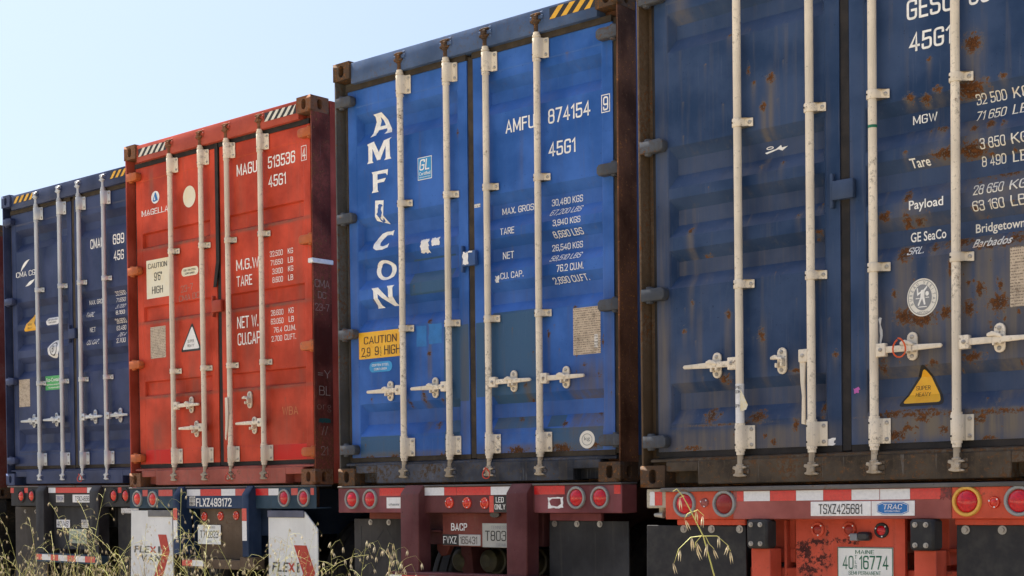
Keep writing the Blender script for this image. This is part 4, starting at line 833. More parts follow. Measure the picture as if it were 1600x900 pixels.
class Trailer:
    def __init__(s, pos, yaw, roll, label, paintmat, rail=True):
        s.dz = pos[2] + CAM_Z
        s.root = empty('container_trailer', (pos[0], pos[1], 0), (0, R(roll), R(yaw))); tag(s.root, label, 'trailer', 'trailers parked side by side'); s.m = paintmat
    def z(s, mb): mb.v = [(a, b, c + s.dz) for a, b, c in mb.v]; return mb
    def box(s, name, u0, u1, w0, w1, v0, v1, mat=None, bevel=.004, parent=None):
        return s.z(MB().box(u0, u1, w0, w1, v0, v1)).build(name, mat or s.m, parent or s.root, bevel)
    def pr(s, name, pts, a, b, plane='uv', mat=None, bevel=.003, parent=None): return s.z(MB().prism(pts, a, b, plane)).build(name, mat or s.m, parent or s.root, bevel)
    def flat(s, geo, mat, w, name='sticker', parent=None, lift=.0015):
        V, F = geo; return flat_on(([(p[0], p[1] + s.dz, *p[2:]) for p in V], F), name, mat, parent or s.root, lambda u, v: w, lift)
    def text(s, t, u0, u1, v0, v1, mat, w, parent=None, lift=.003, **k): return s.flat(fit_text(t, u0, u1, v0, v1, **k), mat, w, 'lettering', parent, lift)
    def tape(s, segs, v0, v1, w):
        for c, a, b in segs: s.flat(poly_tris([rect(a + .0008, b - .0008, v0, v1)]), {'r': tape_red, 'w': tape_white, 'f': tape_red_faded}[c], w, 'reflective_tape')
    def plate(s, u0, u1, v0, v1, w, mat, name='sign_plate'): return s.box(name, u0, u1, w - .004, w, v0, v1, mat, .0015)
    def light(s, u, v, r, ring, lens, w=0, name='tail_light'):
        o = s.z(MB().lathe([(r, -.01), (r, .008), (r * .95, .014), (r * .80, .014), (r * .74, .004), (r * .72, -.02)], (u, w, v), n=32)).build(name, ring, s.root)
        s.z(MB().lathe([(r * .745, -.012), (r * .735, .004), (r * .62, .012), (r * .40, .018), (r * .18, .0205), (.002, .021)], (u, w, v), n=32)).build('lens', lens, o); return o
    def marker(s, u, v, r, w, ring=None, lens=None):
        o = s.z(MB().lathe([(r, -.01), (r, .006), (r * .9, .010), (r * .66, .010), (r * .62, .002)], (u, w, v), n=24)).build('marker_light', ring or lens_orange, s.root)
        s.z(MB().lathe([(r * .63, -.005), (r * .62, .008), (r * .4, .014), (.002, .016)], (u, w, v), n=24)).build('lens', lens or lens_orange, o)
        for t in (40, 160, 280): s.z(MB().lathe([(.004, 0), (.004, .003), (.001, .0035)], (u + r * .78 * math.cos(R(t)), w - .009, v + r * .78 * math.sin(R(t))), n=8)).build('screw', tape_white, o)
        return o
    def washer(s, u, v, w, r=.019, parent=None):
        return s.z(MB().lathe([(r, 0), (r, .004), (r * .55, .004), (r * .5, .012), (.001, .012)], (u, w, v), n=16)).build('bolt', steel_bolt, parent or s.root)
    def undercarriage(s, rails=(.80, 1.638), axles=(1.05, 2.30), mat=None):
        m = mat or s.m
        for u in rails: s.box('frame_rail', u - .075, u + .075, .16, 11.6, -.40, -.03, m)
        for w in (.6, 6.0, 11.5): s.box('gap_block_beam', .12, W - .12, w, w + .12, -.028, -.002, under_black)  # cross beams added to block bright ground showing under the container
        for w in (.7, 3.4, 6.5, 9.5): s.box('cross_member', rails[0] + .075, rails[1] - .075, w, w + .1, -.30, -.06, m)
        for w in axles:
            s.z(MB().cyl((.2, w, -.745), (W - .2, w, -.745), .065, n=14)).build('axle', under_black, s.root)
            for u in rails: s.pr('spring_hanger', [(w - .62, -.40), (w - .42, -.40), (w - .45, -.60), (w - .52, -.66), (w - .60, -.60)], u - .05, u + .05, 'wv', m)
            for k in range(2): s.z(MB().box(rails[k] - .04, rails[k] + .04, w - .55, w + .55, -.66, -.60)).build('leaf_spring', under_black, s.root, .01)
            for u in (.125, .445, W - .445, W - .125):
                t = put('tyre', TYRE, rubber, s.root, (u, w, -.745 + s.dz)); g = put('rim', RIM, rim_mat, t)
        for u in rails: s.box('landing_leg', u - .06, u + .06, 9.4, 9.52, -s.dz + .02, -.40, m)
    def chamber(s, u, w, v, r=.085):
        s.z(MB().lathe([(r * .55, -.16), (r * .9, -.13), (r, -.03), (r * 1.08, -.02), (r * 1.08, .012), (r * .95, .02), (r * .9, .09), (r * .5, .12), (.01, .12)], (u, w, v), n=24)).build('brake_chamber', chamber_mat, s.root)
    def flap(s, pts, w, mat, bolts, vb, label=None):
        o = s.pr('mud_flap', pts, w, w + .012, 'uv', mat, .002)
        if label: o['label'] = label
        for u in bolts: s.washer(u, vb, w - .001, parent=o)
        return o

# ---------------- orange red trailer (right)
o_red = paint('orange_red_chassis', (.62, .090, .044), rust=.20, grime=.30, rough=.55, dirt=(.17, .075, .055))
o_faded = paint('faded_red_bolster', (.36, .105, .09), rust=.17, grime=.35, rough=.6, dirt=(.17, .10, .085))
o_scuff = paint('scuffed_orange_panel', (.60, .086, .042), grime=.4, rough=.6, door=True, dirt=(.16, .06, .045), rustA=(.02, .014, .018), rustB=(.13, .04, .03))
cream_end = paint('flaking_cream_end', (.50, .44, .34), rust=.32, grime=.4, rough=.6)
flange_steel = paint('worn_flange', (.13, .12, .115), rust=.30, grime=.4, rough=.6)
T = Trailer((-4.824, 6.497, .022), .28, -.37, 'orange red trailer with a yellow-ringed tail light, under the rust-streaked container', o_red)
T.box('rear_bolster', .60, 1.80, 0, .13, -.173, -.024, o_faded); T.box('rear_bolster', .171, .60, .0012, .13, -.173, -.024, o_red); T.box('rear_bolster', 1.80, 2.267, .0012, .13, -.173, -.024, o_red)
T.box('top_flange', .150, 2.288, -.018, .14, -.026, -.004, flange_steel)
for a, b in ((.033, .171), (2.267, 2.405)): T.box('bolster_end', a, b, .02, .2, -.112, -.008, cream_end)
T.flat(poly_tris([ragged(.056, .088, -.098, -.024, 3, .08)]), tape_white, .02, 'reflective_tape'); T.flat(poly_tris([rect(.089, .139, -.098, -.024)]), tape_red, .02, 'reflective_tape')
T.z(MB().cyl((.10, .08, -.112), (.10, .08, -.16), .022, n=12)).build('twist_lock_handle', cream_end, T.root); T.z(MB().cyl((.06, .06, -.15), (.12, .06, -.15), .010, .018, n=10)).build('twist_lock_handle', steel_bolt, T.root)
for u, rg, ln in ((.299, ring_grey, lens_red), (.550, ring_grey, simple('dull_red_lens', (.27, .018, .015), .3, scale=40)), (1.876, ring_yellow, lens_red), (2.124, ring_grey, lens_red)): T.light(u, -.092, .071, rg, ln)
T.marker(.425, -.086, .025, 0, o_faded, o_faded); T.marker(2.006, -.098, .028, 0, lens_orange)
T.tape([('r', .626, .667), ('w', .667, .824), ('r', .824, .975), ('w', .975, 1.129), ('r', 1.129, 1.284), ('w', 1.284, 1.434), ('w', 1.436, 1.593), ('r', 1.593, 1.748)], -.080, -.029, 0)
T.flat(poly_tris([ragged(1.750, 1.80, -.078, -.032, 31, .25)]), simple('torn_tape', (.08, .03, .03), .6, c2=(.4, .05, .04), scale=60), 0, 'reflective_tape')
T.plate(1.059, 1.389, -.158, -.086, 0, paper_white); T.text('TSXZ425681', 1.105, 1.343, -.149, -.097, black_letter, -.004, lift=.002)
T.plate(1.392, 1.617, -.158, -.086, 0, paper_white)
ov = lambda u0, u1, v0, v1: [(u0, v0 + (v1 - v0) * .2), (u0 + .03, v0), (u1 - .03, v0), (u1, v0 + (v1 - v0) * .2), (u1, v1 - (v1 - v0) * .2), (u1 - .03, v1), (u0 + .03, v1), (u0, v1 - (v1 - v0) * .2)]
T.flat(poly_tris([ov(1.422, 1.586, -.151, -.092)]), mid_blue, -.004, 'logo', lift=.0012); T.flat(poly_tris([ov(1.425, 1.583, -.1485, -.0945), ov(1.4275, 1.5805, -.1465, -.0965)[::-1]]), paper_white, -.004, 'logo', lift=.002)
T.text('TRAC', 1.455, 1.553, -.127, -.101, paper_white, -.004, lift=.0028, shear=.2, bold=.03); T.text('INTERNATIONAL', 1.463, 1.545, -.140, -.131, paper_white, -.004, lift=.0028)
T.box('flap_bracket', .215, .645, .045, .066, -.205, -.173); T.box('flap_bracket', 1.793, 2.223, .045, .066, -.203, -.173)
T.flap([(.006, -.206), (.640, -.210), (.645, -.95), (-.006, -.95)], .058, rubber, (), 0); 
for u in (.252, .430, .605, 1.843, 2.020, 2.195): T.washer(u, -.226, .057, .021)
T.flap([(1.798, -.204), (2.432, -.204), (2.444, -.95), (1.793, -.95)], .058, rubber, (), 0)
for u0 in (.704, 1.606):
    b = T.box('rubber_bumper', u0, u0 + .124, -.04, .06, -.322, -.174, rubber, .012)
    for du in (.03, .085):
        for v in (-.20, -.297): T.washer(u0 + du, v, -.041, .013, b)
    T.box('rear_post', u0 + .004, u0 + .118, 0, .11, -1.0, -.323)
def worn_panel(T, u0, u1, v0, v1, w, mat, spots):
    us = np.linspace(u0, u1, 90); vs_ = np.linspace(v0, v1, 72); U, V = np.meshgrid(us, vs_); i = np.arange(U.size).reshape(U.shape)
    co = np.stack([U, np.full_like(U, w), V + T.dz], -1).reshape(-1, 3); q4 = np.stack([i[:-1, :-1], i[:-1, 1:], i[1:, 1:], i[1:, :-1]], -1).reshape(-1, 4)
    me = bpy.data.meshes.new('centre_panel'); me.from_pydata(co.tolist(), [], q4.tolist()); r = np.zeros(len(co)); u, v = co[:, 0], co[:, 2] - T.dz
    for a, b, c, d, st in spots: r = np.maximum(r, st * np.exp(-((u - a) / c) ** 2 - ((v - b) / d) ** 2))
    at_ = me.attributes.new('rust', 'FLOAT', 'POINT'); at_.data.foreach_set('value', r.astype(np.float32)); return put('centre_panel', me, mat, T.root)
worn_panel(T, .92, 1.52, -.66, -.174, .09, o_scuff, [(.965, -.335, .06, .06, .95), (1.05, -.29, .10, .022, .85), (1.20, -.285, .10, .022, .8), (.99, -.44, .07, .10, .8), (1.07, -.38, .07, .07, .75), (1.05, -.50, .10, .05, .75), (1.10, -.25, .012, .05, .7)])
T.box('panel_edge', .92, 1.52, .092, .12, -.66, -.174, o_red)
T.box('side_gusset', .83, .845, .12, .9, -.60, -.18); T.box('side_gusset', 1.58, 1.595, .12, .9, -.60, -.18); T.box('shelf_plate', .70, .93, .16, .5, -.335, -.318); T.box('shelf_plate', 1.53, 1.80, .16, .5, -.335, -.318)
T.box('lower_beam', .62, 1.82, .13, .22, -.62, -.425); T.box('lower_post', .87, .90, .2, .3, -.43, -.32)
T.marker(1.046, -.227, .038, .09, o_red, simple('dim_orange_lens', (.34, .03, .015), .3)); T.marker(1.223, -.227, .038, .09, o_red, simple('dim_orange_lens', (.34, .03, .015), .3)); T.marker(1.398, -.231, .038, .09, rubber, lens_red)
T.box('plate_lamp', 1.285, 1.350, .04, .09, -.281, -.238, glassdark, .010); T.box('plate_lamp', 1.243, 1.287, .05, .09, -.281, -.245, lamp_grey, .004)
pl = T.plate(1.158, 1.460, -.471, -.314, .088, simple('plate_white', (.84, .85, .81), .45), 'licence_plate'); green_ink = simple('green_ink', (.01, .14, .07), .5)
T.flat(poly_tris([rect(1.159, 1.459, -.470, -.315), rect(1.163, 1.455, -.466, -.319)[::-1]]), green_ink, .084, 'plate_border', pl, .001)
for t, a, b, c, d in (('MAINE', 1.257, 1.360, -.348, -.327), ('40', 1.186, 1.247, -.424, -.354), ('16774', 1.278, 1.436, -.424, -.352), ('T', 1.254, 1.266, -.372, -.354), ('L', 1.255, 1.266, -.396, -.379), ('R', 1.254, 1.266, -.421, -.403), ('SEMI PERMANENT', 1.220, 1.395, -.451, -.431)): T.text(t, a, b, c, d, green_ink, .084, pl, .0012, bold=.012)
T.undercarriage((.80, 1.638))

# ---------------- maroon trailer
maroon = paint('maroon_chassis', (.120, .034, .036), rust=.16, grime=.5, rough=.6, dirt=(.085, .06, .055))
maroon_pink = paint('chalky_maroon_bolster', (.225, .062, .070), rust=.15, grime=.55, rough=.6, dirt=(.16, .11, .12), var=.3)
brick = paint('brick_red_panel', (.17, .038, .026), rust=.16, grime=.4, rough=.6)
T = Trailer((-7.718, 6.883, .060), .74, -.03, 'dark maroon trailer with two upright posts, under the bright blue container', maroon)
T.box('rear_bolster', -.004, .66, 0, .15, -.186, -.016, maroon_pink); T.box('rear_bolster', 1.775, 2.449, 0, .15, -.186, -.016, maroon_pink); T.box('rear_bolster', .66, 1.775, .0013, .15, -.186, -.016, maroon)
T.box('top_flange', -.004, 2.449, -.010, .16, -.016, -.004, flange_steel)
for u in (.140, .319, 2.110, 2.289): T.light(u, -.093, .069, ring_grey, lens_red)
T.tape([('r', .410, .655), ('w', .829, 1.013), ('r', 1.013, 1.122), ('r', 1.123, 1.418), ('w', 1.418, 1.590), ('r', 1.777, 2.020), ('r', 2.391, 2.441)], -.072, -.020, 0)
T.flat(poly_tris([rect(.477, .625, -.156, -.083)]), paper_white, 0); T.text('chassis', .50, .60, -.138, -.120, lamp_grey, 0, shear=.3)
T.flat(poly_tris([ragged(1.888, 2.005, -.156, -.090, 4, .05, 8), [(1.897, -.112), (1.92, -.098), (1.985, -.098), (1.99, -.13), (1.96, -.147), (1.91, -.14)]]), paper_white, 0, 'torn_sticker')
for u, v in ((1.059, -.120), (1.214, -.122), (1.367, -.124)): T.marker(u, v, .037, .0013)
T.flat(poly_tris([rect(1.405, 1.442, -.182, -.077)]), tape_red, 0); T.flat(poly_tris([rect(1.442, 1.60, -.182, -.077)]), haz_black, 0); T.text('LED', 1.462, 1.528, -.120, -.086, white_letter, 0, bold=.06); T.text('ONLY', 1.452, 1.542, -.165, -.130, white_letter, 0, bold=.06)
for a in (.668, 1.600):
    T.pr('rear_post', [(-.065, -.60), (-.065, -.062), (-.012, -.003), (.055, -.003), (.055, -.60)], a, a + .168, 'wv', maroon, .006)
T.box('rear_bar', .575, 1.86, -.085, .03, -.70, -.574, maroon, .006); T.tape([('w', .58, .70), ('r', .70, .95), ('w', .95, 1.1), ('r', 1.1, 1.4), ('w', 1.4, 1.55), ('r', 1.55, 1.8)], -.645, -.596, -.085)
T.box('centre_panel', .945, 1.62, .05, .07, -.405, -.187, brick); T.text('BACP', 1.026, 1.168, -.303, -.251, white_letter, .05, bold=.07)
T.plate(.948, 1.092, -.399, -.328, .05, haz_black); T.text('FVXZ', .957, 1.075, -.389, -.339, white_letter, .046, lift=.001, bold=.01); T.plate(1.093, 1.284, -.399, -.327, .05, simple('worn_plate', (.50, .48, .45), .5)); T.text('165431', 1.105, 1.255, -.389, -.338, brown_letter, .046, lift=.001, bold=.01)
pl = T.plate(1.300, 1.602, -.407, -.253, .05, simple('grey_plate', (.42, .42, .38), .5), 'licence_plate'); T.text('TENNESSEE', 1.375, 1.545, -.290, -.268, lamp_grey, .046, pl, .001); T.text('T8030', 1.325, 1.55, -.365, -.300, black_letter, .046, pl, .001, bold=.01); T.text('SEMI', 1.42, 1.50, -.398, -.380, lamp_grey, .046, pl, .001)
T.z(MB().prism([(1.420 + .04 * math.cos(R(t)), -.198 + .018 * math.sin(R(t))) for t in range(0, 360, 24)], .03, .05)).build('plate_lamp', glassdark, T.root)
T.box('flap_bracket', .205, .62, .095, .125, -.229, -.187, brick); T.box('flap_bracket', 1.82, 2.222, .095, .125, -.235, -.187, maroon_pink)
fl1 = T.flap([(.030, -.230), (.650, -.230), (.650, -1.0), (.030, -1.0)], .116, paint('grooved_rubber', (.045, .042, .040), rust=0, grime=.5, rough=.75), (), 0)
for k in range(4):
    for sgn in (-1, 1):
        c = .34; a = -.30 - k * .16
        T.pr('groove', [(c + sgn * .02, a), (c + sgn * .28, a - .30), (c + sgn * .28, a - .315), (c + sgn * .02, a - .015)], .1145, .1165, 'uv', rubber, 0, fl1)
for u in (.10, .50, .58): T.pr('groove', [(u, -.28), (u + .006, -.28), (u + .006, -.95), (u, -.95)], .1145, .1165, 'uv', rubber, 0, fl1)
for u in (.199, .379, .560, 1.845, 2.022, 2.198): T.washer(u, -.254, .114, .020)
T.flap([(1.800, -.236), (2.412, -.236), (2.414, -1.0), (1.796, -1.0)], .116, paint('grey_rubber', (.040, .040, .042), rust=0, grime=.6, rough=.7), (), 0)
T.undercarriage((.80, 1.638)); T.chamber(.98, .55, -.52); T.chamber(1.34, .55, -.52); T.chamber(.72, .55, -.52)
for u in (.74, 1.44): T.pr('hanger_plate', [(u, -.19), (u + .13, -.19), (u + .13, -.42), (u + .10, -.47), (u + .05, -.48), (u + .01, -.44)], .20, .24, 'uv', brick); T.box('shelf_plate', u - .1, u + .14, .10, .45, -.315, -.30, maroon)

# ---------------- blue trailer
bch = paint('blue_chassis', (.022, .046, .105), rust=.17, grime=.35, rough=.55, dirt=(.08, .075, .07))
bch2 = paint('teal_blue_bolster', (.030, .065, .10), rust=.16, grime=.4, rough=.6, dirt=(.10, .085, .06))
brown_p = paint('mud_brown_panel', (.13, .088, .055), rust=.26, grime=.5, rough=.75, dirt=(.09, .06, .04))
T = Trailer((-10.878, 7.312, .080), -.36, .07, 'blue trailer with white mud flaps, under the red container', bch)
T.box('rear_bolster', -.006, .66, 0, .15, -.182, -.016, bch2); T.box('rear_bolster', 1.70, 2.300, 0, .15, -.182, -.016, bch2); T.box('rear_bolster', .66, 1.70, .0013, .15, -.182, -.016, bch)
T.box('top_flange', -.006, 2.444, -.010, .16, -.016, -.004, flange_steel); T.box('bolster_end', 2.300, 2.444, 0, .006, -.182, -.016, bch2); T.box('bolster_end', 2.300, 2.444, .006, .15, -.182, -.172, bch2); T.box('bolster_end', 2.302, 2.312, .006, .148, -.171, -.017, rusty_orange)
T.z(MB().lathe([(.038, 0), (.036, .012), (.02, .022), (.002, .024)], (2.313, .06, -.09), 'u', 20, 1)).build('side_marker', lens_red, T.root)
for u, v in ((.117, -.100), (.343, -.104), (2.073, -.100), (2.304, -.100)): T.light(u, v, .069, ring_grey, lens_orange if u < 1 else lens_red)
T.tape([('f', .189, .265), ('f', .422, .621), ('w', .822, 1.005), ('r', 1.005, 1.283), ('w', 1.283, 1.466), ('f', 1.466, 1.60), ('r', 1.724, 1.881), ('w', 1.881, 2.005), ('f', 2.154, 2.232), ('f', 2.380, 2.420)], -.079, -.026, 0)
T.flat(poly_tris([rect(.853, .933, -.161, -.082)]), plate_white, .0013); T.text('LED', .865, .920, -.112, -.092, black_letter, .0013); T.text('ONLY', .862, .924, -.150, -.128, black_letter, .0013); T.text('FLXZ493172', .947, 1.415, -.168, -.094, white_letter, .0013, bold=.06)
for a in (.728, 1.640):
    po = T.pr('rear_post', [(-.076, -.56), (-.076, -.072), (-.022, -.003), (.055, -.003), (.055, -.56)], a, a + .082, 'wv', bch, .005)
    T.flat(poly_tris([rect(a + .005, a + .062, -.277, -.180)]), tape_red, -.076, 'reflective_tape'); T.flat(poly_tris([rect(a + .005, a + .062, -.432, -.278)]), tape_white, -.076, 'reflective_tape')
T.box('post_foot', 1.60, 1.76, -.07, .05, -.66, -.561, brown_p); T.box('rear_bar', .80, 1.598, -.05, .04, -.665, -.590, brown_p); T.tape([('r', .81, .95), ('w', .95, 1.10)], -.650, -.602, -.05)
T.box('centre_panel', .940, 1.500, .04, .06, -.590, -.183, brown_p)
for u, v in ((1.005, -.247), (1.221, -.243), (1.424, -.237)): T.marker(u, v, .036, .04)
pl = T.plate(.925, 1.230, -.473, -.316, .03, simple('plate_white', (.84, .85, .81), .45), 'licence_plate'); T.text('T712823', .958, 1.200, -.423, -.360, black_letter, .026, pl, .001); T.text('TENNESSEE', 1.0, 1.16, -.344, -.327, lamp_grey, .026, pl, .001); T.text('2020', 1.05, 1.11, -.460, -.443, lamp_grey, .026, pl, .001)
T.box('side_gusset', .82, .835, .06, .6, -.58, -.19, bch); T.box('side_gusset', 1.55, 1.565, .06, .6, -.58, -.19, bch)
flw = paint('white_flap', (.78, .78, .75), rust=.05, grime=.35, rough=.5, dirt=(.36, .28, .18), var=.08)
logo_red = simple('logo_red', (.50, .045, .025), .5, scale=20); logo_grey = simple('logo_charcoal', (.05, .05, .055), .5, c2=(.16, .16, .16), scale=30)
FL = T.flap([(.004, -.200), (.600, -.200), (.605, -1.05), (-.030, -1.05)], .006, flw, (), 0, 'white mud flap with a red arrow'); FR = T.flap([(1.866, -.205), (2.300, -.205), (2.446, -.335), (2.446, -1.05), (1.858, -1.05)], .006, flw, (), 0, 'white mud flap with a red arrow')
T.box('flap_bracket', .26, .615, -.002, .005, -.252, -.196, paint('grey_strip', (.20, .20, .20), rust=.2, grime=.4)); T.box('flap_bracket', 1.864, 2.300, -.004, .005, -.250, -.196, paint('scuffed_strip', (.13, .14, .20), rust=.25, grime=.4))
for a, b, (x0, x1, v0, v1, y0, y1) in ((FL, 0, (.048, .444, -.560, -.502, -.636, -.572)), (FR, 1, (1.911, 2.245, -.668, -.594, -.762, -.690))):
    wd = x1 - x0
    T.text('FLE', x0, x0 + wd * .55, v0, v1, logo_grey, .006, a, .0015, shear=.25, bold=.10); T.text('X', x0 + wd * .57, x0 + wd * .80, v0, v1, logo_red, .006, a, .0015, bold=.10); T.text('I', x0 + wd * .87, x0 + wd * .96, v0, v1, logo_grey, .006, a, .0015, bold=.10); T.text('VAN', x0 + wd * .22, x0 + wd * .98, y0, y1, logo_grey, .006, a, .0015, shear=.25, bold=.10)
T.flat(poly_tris([[(.395, -.402), (.515, -.402), (.560, -.545), (.430, -.80), (.300, -.80), (.450, -.56)]]), logo_red, .006, 'logo', FL); T.flat(poly_tris([[(2.170, -.460), (2.318, -.460), (2.415, -.665), (2.30, -.90), (2.15, -.90), (2.275, -.675)]]), logo_red, .006, 'logo', FR)
T.undercarriage((.80, 1.638))

# ---------------- black trailer (far left)
blk = paint('black_chassis', (.030, .030, .033), rust=.10, grime=.35, rough=.55, dirt=(.09, .08, .07))
T = Trailer((-13.739, 7.778, .123), -.66, .37, 'black trailer half hidden by dry grass, under the navy container', blk)
T.box('rear_bolster', .083, .64, 0, .15, -.205, -.020); T.box('rear_bolster', 1.75, 2.36, 0, .15, -.205, -.020); T.box('rear_bolster', .64, 1.75, .01, .15, -.205, -.020); T.box('top_flange', .02, 2.42, -.008, .16, -.020, -.006, flange_steel)
for u, v in ((.290, -.108), (.486, -.106), (1.940, -.102), (2.134, -.102)): T.light(u, v, .066, rubber, lens_orange)
T.tape([('r', .075, .141), ('r', .345, .413), ('w', .797, .929), ('r', .929, 1.487), ('w', 1.487, 1.60), ('r', 2.005, 2.065), ('r', 2.25, 2.31)], -.076, -.025, 0)
T.plate(.92, 1.065, -.167, -.094, .01, plate_white); T.text('TRCP', .935, 1.05, -.150, -.112, simple('violet_ink', (.05, .05, .25), .5), .006, lift=.001); T.plate(1.218, 1.56, -.167, -.092, .01, paper_white); T.text('TSXZ46565', 1.265, 1.54, -.155, -.105, black_letter, .006, lift=.001)
for a in (.637, 1.600): T.pr('rear_post', [(-.05, -.66), (-.05, -.06), (-.01, -.004), (.07, -.004), (.07, -.66)], a, a + .15, 'wv', blk, .005)
T.box('centre_panel', .80, 1.60, .05, .07, -.62, -.205); T.plate(.865, 1.105, -.413, -.336, .045, paper_white); T.text("40'/45'", .875, 1.090, -.403, -.346, black_letter, .041, lift=.001); T.plate(1.31, 1.43, -.411, -.333, .045, plate_white); T.text('LED', 1.325, 1.415, -.365, -.343, black_letter, .041, lift=.001)
pl = T.plate(1.090, 1.395, -.560, -.424, .045, simple('greenish_plate', (.42, .45, .38), .5, c2=(.2, .26, .17), scale=30), 'licence_plate'); T.text('4056412', 1.12, 1.37, -.53, -.47, simple('dark_green_ink', (.02, .08, .05), .5), .041, pl, .001)
T.box('rear_bar', .64, 1.78, -.06, .04, -.745, -.662, bch2); T.tape([('r', .65, .76), ('w', .76, .92), ('r', .92, 1.06), ('w', 1.06, 1.22), ('r', 1.22, 1.37), ('w', 1.37, 1.53), ('r', 1.53, 1.70)], -.728, -.672, -.06)
T.flap([(.0, -.215), (.60, -.215), (.60, -1.05), (-.01, -1.05)], .09, paint('dusty_flap', (.075, .066, .058), rust=0, grime=.6, rough=.75), (.20, .40), -.262); T.flap([(1.86, -.22), (2.40, -.22), (2.40, -1.05), (1.86, -1.05)], .09, rubber, (1.95, 2.2), -.262)
T.plate(2.06, 2.34, -.262, -.215, -.002, plate_white); T.undercarriage((.80, 1.638))
T = Trailer((-16.93, 8.10, .00), -.6, .2, 'black trailer under the dull red container at the left edge', under_black)
T.box('rear_bolster', .03, 2.40, 0, .15, -.19, -.01); T.undercarriage((.80, 1.638))
for u in (.2, 2.2): T.light(u, -.10, .066, rubber, lens_orange)

# ================================================================== DRY GRASS
gm = random.Random(5)
straw = simple('straw', (.36, .29, .16), .7, scale=20, c2=(.26, .20, .09)); stem_m = simple('stem_yellow_green', (.46, .46, .12), .65, scale=6, c2=(.48, .42, .18)); husk = simple('oat_husk', (.66, .57, .38), .7, scale=40, c2=(.48, .37, .22))
def arc_pts(base, h, lean, droop, n=10):
    out = []
    for i in range(n):
        t = i / (n - 1); out.append((base[0] + lean[0] * t ** 1.8, base[1] + lean[1] * t ** 1.8, base[2] + h * (t - droop * t ** 4)))
    return out
def spikelet(mb, p, ln, rnd, size=1.0):
    d = Vector((rnd.uniform(-.35, .35), rnd.uniform(-.35, .35), -1)).normalized()
    a = d.orthogonal().normalized(); b = d.cross(a); p = Vector(p); r = .0024 * size; ln *= 1.25
    for sg in (-1, 1):
        q = p + a * sg * .0012 * size; tip = q + d * ln + a * sg * .0028 * size
        mid = q + d * ln * .45 + a * sg * .0018 * size
        V = [q, mid + a * r, mid + b * r, mid - a * r, mid - b * r, tip]
        mb.add(V, [(0, 1, 2), (0, 2, 3), (0, 3, 4), (0, 4, 1), (5, 2, 1), (5, 3, 2), (5, 4, 3), (5, 1, 4)])
def oat(mb_s, mb_h, base, h, lean, droop, rnd, nb=9, size=1.0, r0=.0017, t0=.55):
    pts = arc_pts(base, h, lean, droop, 14); mb_s.tube(pts, r0, 5, r0 * .35)
    for k in range(nb):
        t = t0 + (1 - t0) * k / nb; i = t * 13; a = int(i); f = i - a; p = Vector(pts[a]).lerp(Vector(pts[min(a + 1, 13)]), f)
        az = rnd.uniform(0, 6.28); l = rnd.uniform(.05, .11) * size * (1.25 - t * .55); up = rnd.uniform(.015, .05) * size
        e = p + Vector((math.cos(az) * l, math.sin(az) * l, up)); e2 = e + Vector((math.cos(az) * l * .35, math.sin(az) * l * .35, -up * .9))
        mb_s.tube([p, p.lerp(e, .5) + Vector((0, 0, up * .25)), e, e2], r0 * .32, 4, r0 * .18); spikelet(mb_h, e2, rnd.uniform(.020, .028) * size, rnd, size)
        if rnd.random() < .35: spikelet(mb_h, p.lerp(e, .6) + Vector((0, 0, up * .2)), rnd.uniform(.018, .026) * size, rnd, size)
    spikelet(mb_h, pts[-1], .026 * size, rnd, size)
def oat_thing(base, h, lean, droop, seed, label, group=None, **k):
    rnd = random.Random(seed); s, hh = MB(), MB(); oat(s, hh, (0, 0, 0), h, lean, droop, rnd, **k)
    r = empty('wild_oat', base); tag(r, label, 'grass stalk', group); s.build('stem', stem_m, r); o = hh.build('seed_head', husk, r, smooth=False); o['kind'] = 'stuff'; return r
def at(px, D):
    """point on the ground seen at picture column px, D metres ahead"""
    c = (px - 800) / 2304.07 * D; a = R(41.591); return (c * math.cos(a) - D * math.sin(a), c * math.sin(a) + D * math.cos(a), -.02)
def lone_oat():
    D_ = 3.1; m = D_ / 2304.07; rt = Vector((math.cos(R(41.591)), math.sin(R(41.591)), 0)); b = Vector(at(1120, D_)); r = empty('wild_oat', b); rnd = random.Random(3)
    tag(r, 'lone green wild oat stalk before the black mud flap under the rust-streaked container', 'grass stalk')
    P = lambda x, y: rt * ((x - 1120) * m) + Vector((0, 0, CAM_Z + .02 + (768 - y) * m))      # heights above the root
    st, hh = MB(), MB(); top = [P(1078, 795), P(1067, 775), P(1058, 764), P(1052, 768)]
    st.tube([Vector((0, 0, 0)), Vector((0, 0, .45)) - rt * .002, P(1116, 900), P(1099, 838)] + top, .0021, 6, .0008)
    for arc_, n in (([(1099, 838), (1080, 840), (1062, 858), (1055, 880)], 4), ([(1099, 838), (1118, 838), (1133, 852), (1138, 862)], 3), ([(1098, 836), (1088, 848), (1084, 856)], 2), ([(1099, 838), (1108, 850), (1113, 858)], 2), ([(1082, 800), (1074, 803), (1071, 812)], 1), ([(1082, 800), (1094, 797), (1102, 806)], 2), ([(1067, 775), (1062, 778)], 1)):
        pts = [P(*q_) + Vector((rnd.uniform(-.006, .006), rnd.uniform(-.006, .006), 0)) for q_ in arc_]; st.tube(pts, .0010, 5, .0006)
        for k in range(n): spikelet(hh, pts[-1 - min(k, len(pts) - 2)] + rt * rnd.uniform(-.004, .004), rnd.uniform(.019, .025), rnd, .62)
    st.build('stem', stem_m, r); o = hh.build('seed_head', husk, r, smooth=False); o['kind'] = 'stuff'
lone_oat()
oat_thing(at(640, 6.2), 1.20, (-.13, .03, 0), .16, 8, 'arched wild oat stalk before the grooved mud flap of the maroon trailer', nb=10, t0=.70)
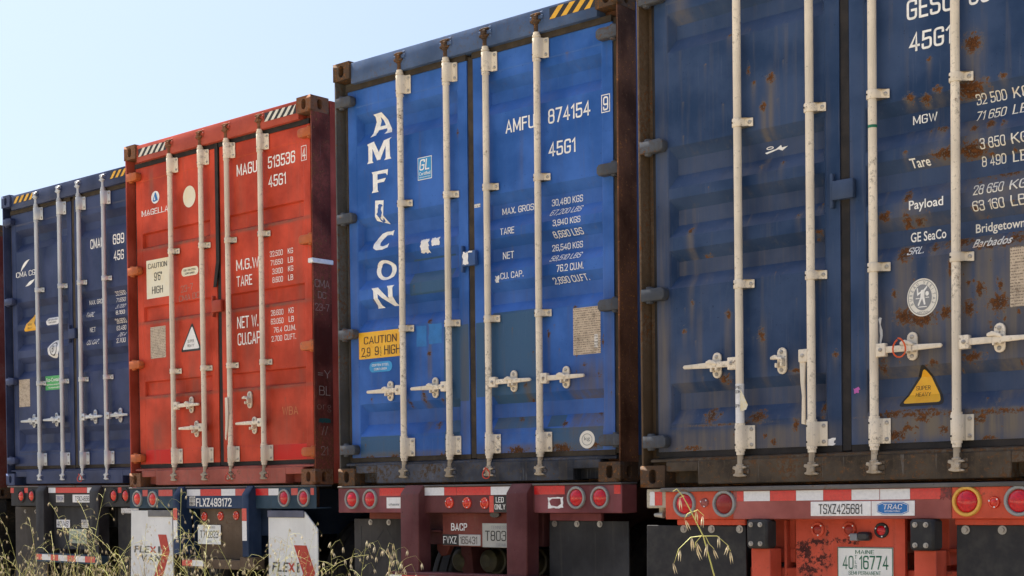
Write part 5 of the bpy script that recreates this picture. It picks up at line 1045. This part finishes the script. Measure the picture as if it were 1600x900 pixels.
for i, (px_, D_, h_, lx, dr) in enumerate([(610, 6.6, 1.02, -.05, .06), (585, 6.4, 1.04, .06, .10), (655, 6.1, .98, -.10, .12), (545, 6.8, 1.12, .08, .10), (520, 7.0, 1.08, -.06, .08)]):
    oat_thing(at(px_, D_), h_, (lx, .04, 0), dr, 40 + i, 'short wild oat stalk in the tuft at the maroon trailer left mud flap', 'oats at the maroon trailer', nb=9, t0=.68)
for i in range(46):
    px_ = 10 + 480 * (i / 46) + gm.uniform(-25, 25); D_ = gm.uniform(6.6, 9.6); f = px_ / 480
    oat_thing(at(px_, D_), gm.uniform(1.18, 1.46) - .14 * max(0, f - .4), (gm.choice((-1, -1, 1)) * gm.uniform(.08, .55), gm.uniform(-.3, .3), 0), gm.uniform(.06, .42), 100 + i, 'tall wild oat stalk in the dry grass before the left trailers', 'oats before the left trailers', nb=gm.randint(6, 11), t0=gm.uniform(.50, .66), size=gm.uniform(.6, .85))
s, hh, bl = MB(), MB(), MB()
for i in range(80):
    px_ = gm.uniform(-60, 500) if i % 2 else gm.uniform(-60, 150); D_ = gm.uniform(6.3, 10.2)
    oat(s, hh, at(px_, D_), gm.uniform(.70, 1.08) * (1 if px_ < 200 else .88), (gm.uniform(-.3, .3), gm.uniform(-.25, .25), 0), gm.uniform(.03, .25), gm, nb=gm.randint(3, 6), t0=gm.uniform(.5, .65), r0=.0018, size=.8)
for i in range(2000):
    px_ = gm.uniform(-80, 560) if i % 2 else gm.uniform(-80, 240); D_ = gm.uniform(6.0, 10.6); b = Vector(at(px_, D_)); h_ = gm.uniform(.30, .92) * (1.05 if px_ < 300 else .85)
    az = gm.uniform(0, 6.28); ln = gm.uniform(.05, .35); wd = gm.uniform(.0025, .0055); d = Vector((math.cos(az), math.sin(az), 0)); sd = Vector((-d.y, d.x, 0)); V = []
    for k in range(6):
        t = k / 5; p = b + d * ln * t ** 2 + Vector((0, 0, h_ * (t - .28 * t ** 3 * gm.random()))); ww = wd * (1 - t) ** .6 + .0003; V += [p - sd * ww, p + sd * ww]
    bl.add(V, [(2 * k, 2 * k + 1, 2 * k + 3, 2 * k + 2) for k in range(5)])
g = bl.build('dry_grass', straw, smooth=False); tag(g, 'dry grass blades crowding the ground before the left trailers', 'grass', kind='stuff')
g2 = empty('grass_thicket', (0, 0, 0)); bpy.data.objects.remove(g2)
o = s.build('oat_stems', stem_m); tag(o, 'mass of thin oat stems rising from the dry grass', 'grass', kind='stuff'); o = hh.build('oat_husks', husk, smooth=False); tag(o, 'mass of pale drooping oat husks over the dry grass', 'grass', kind='stuff')
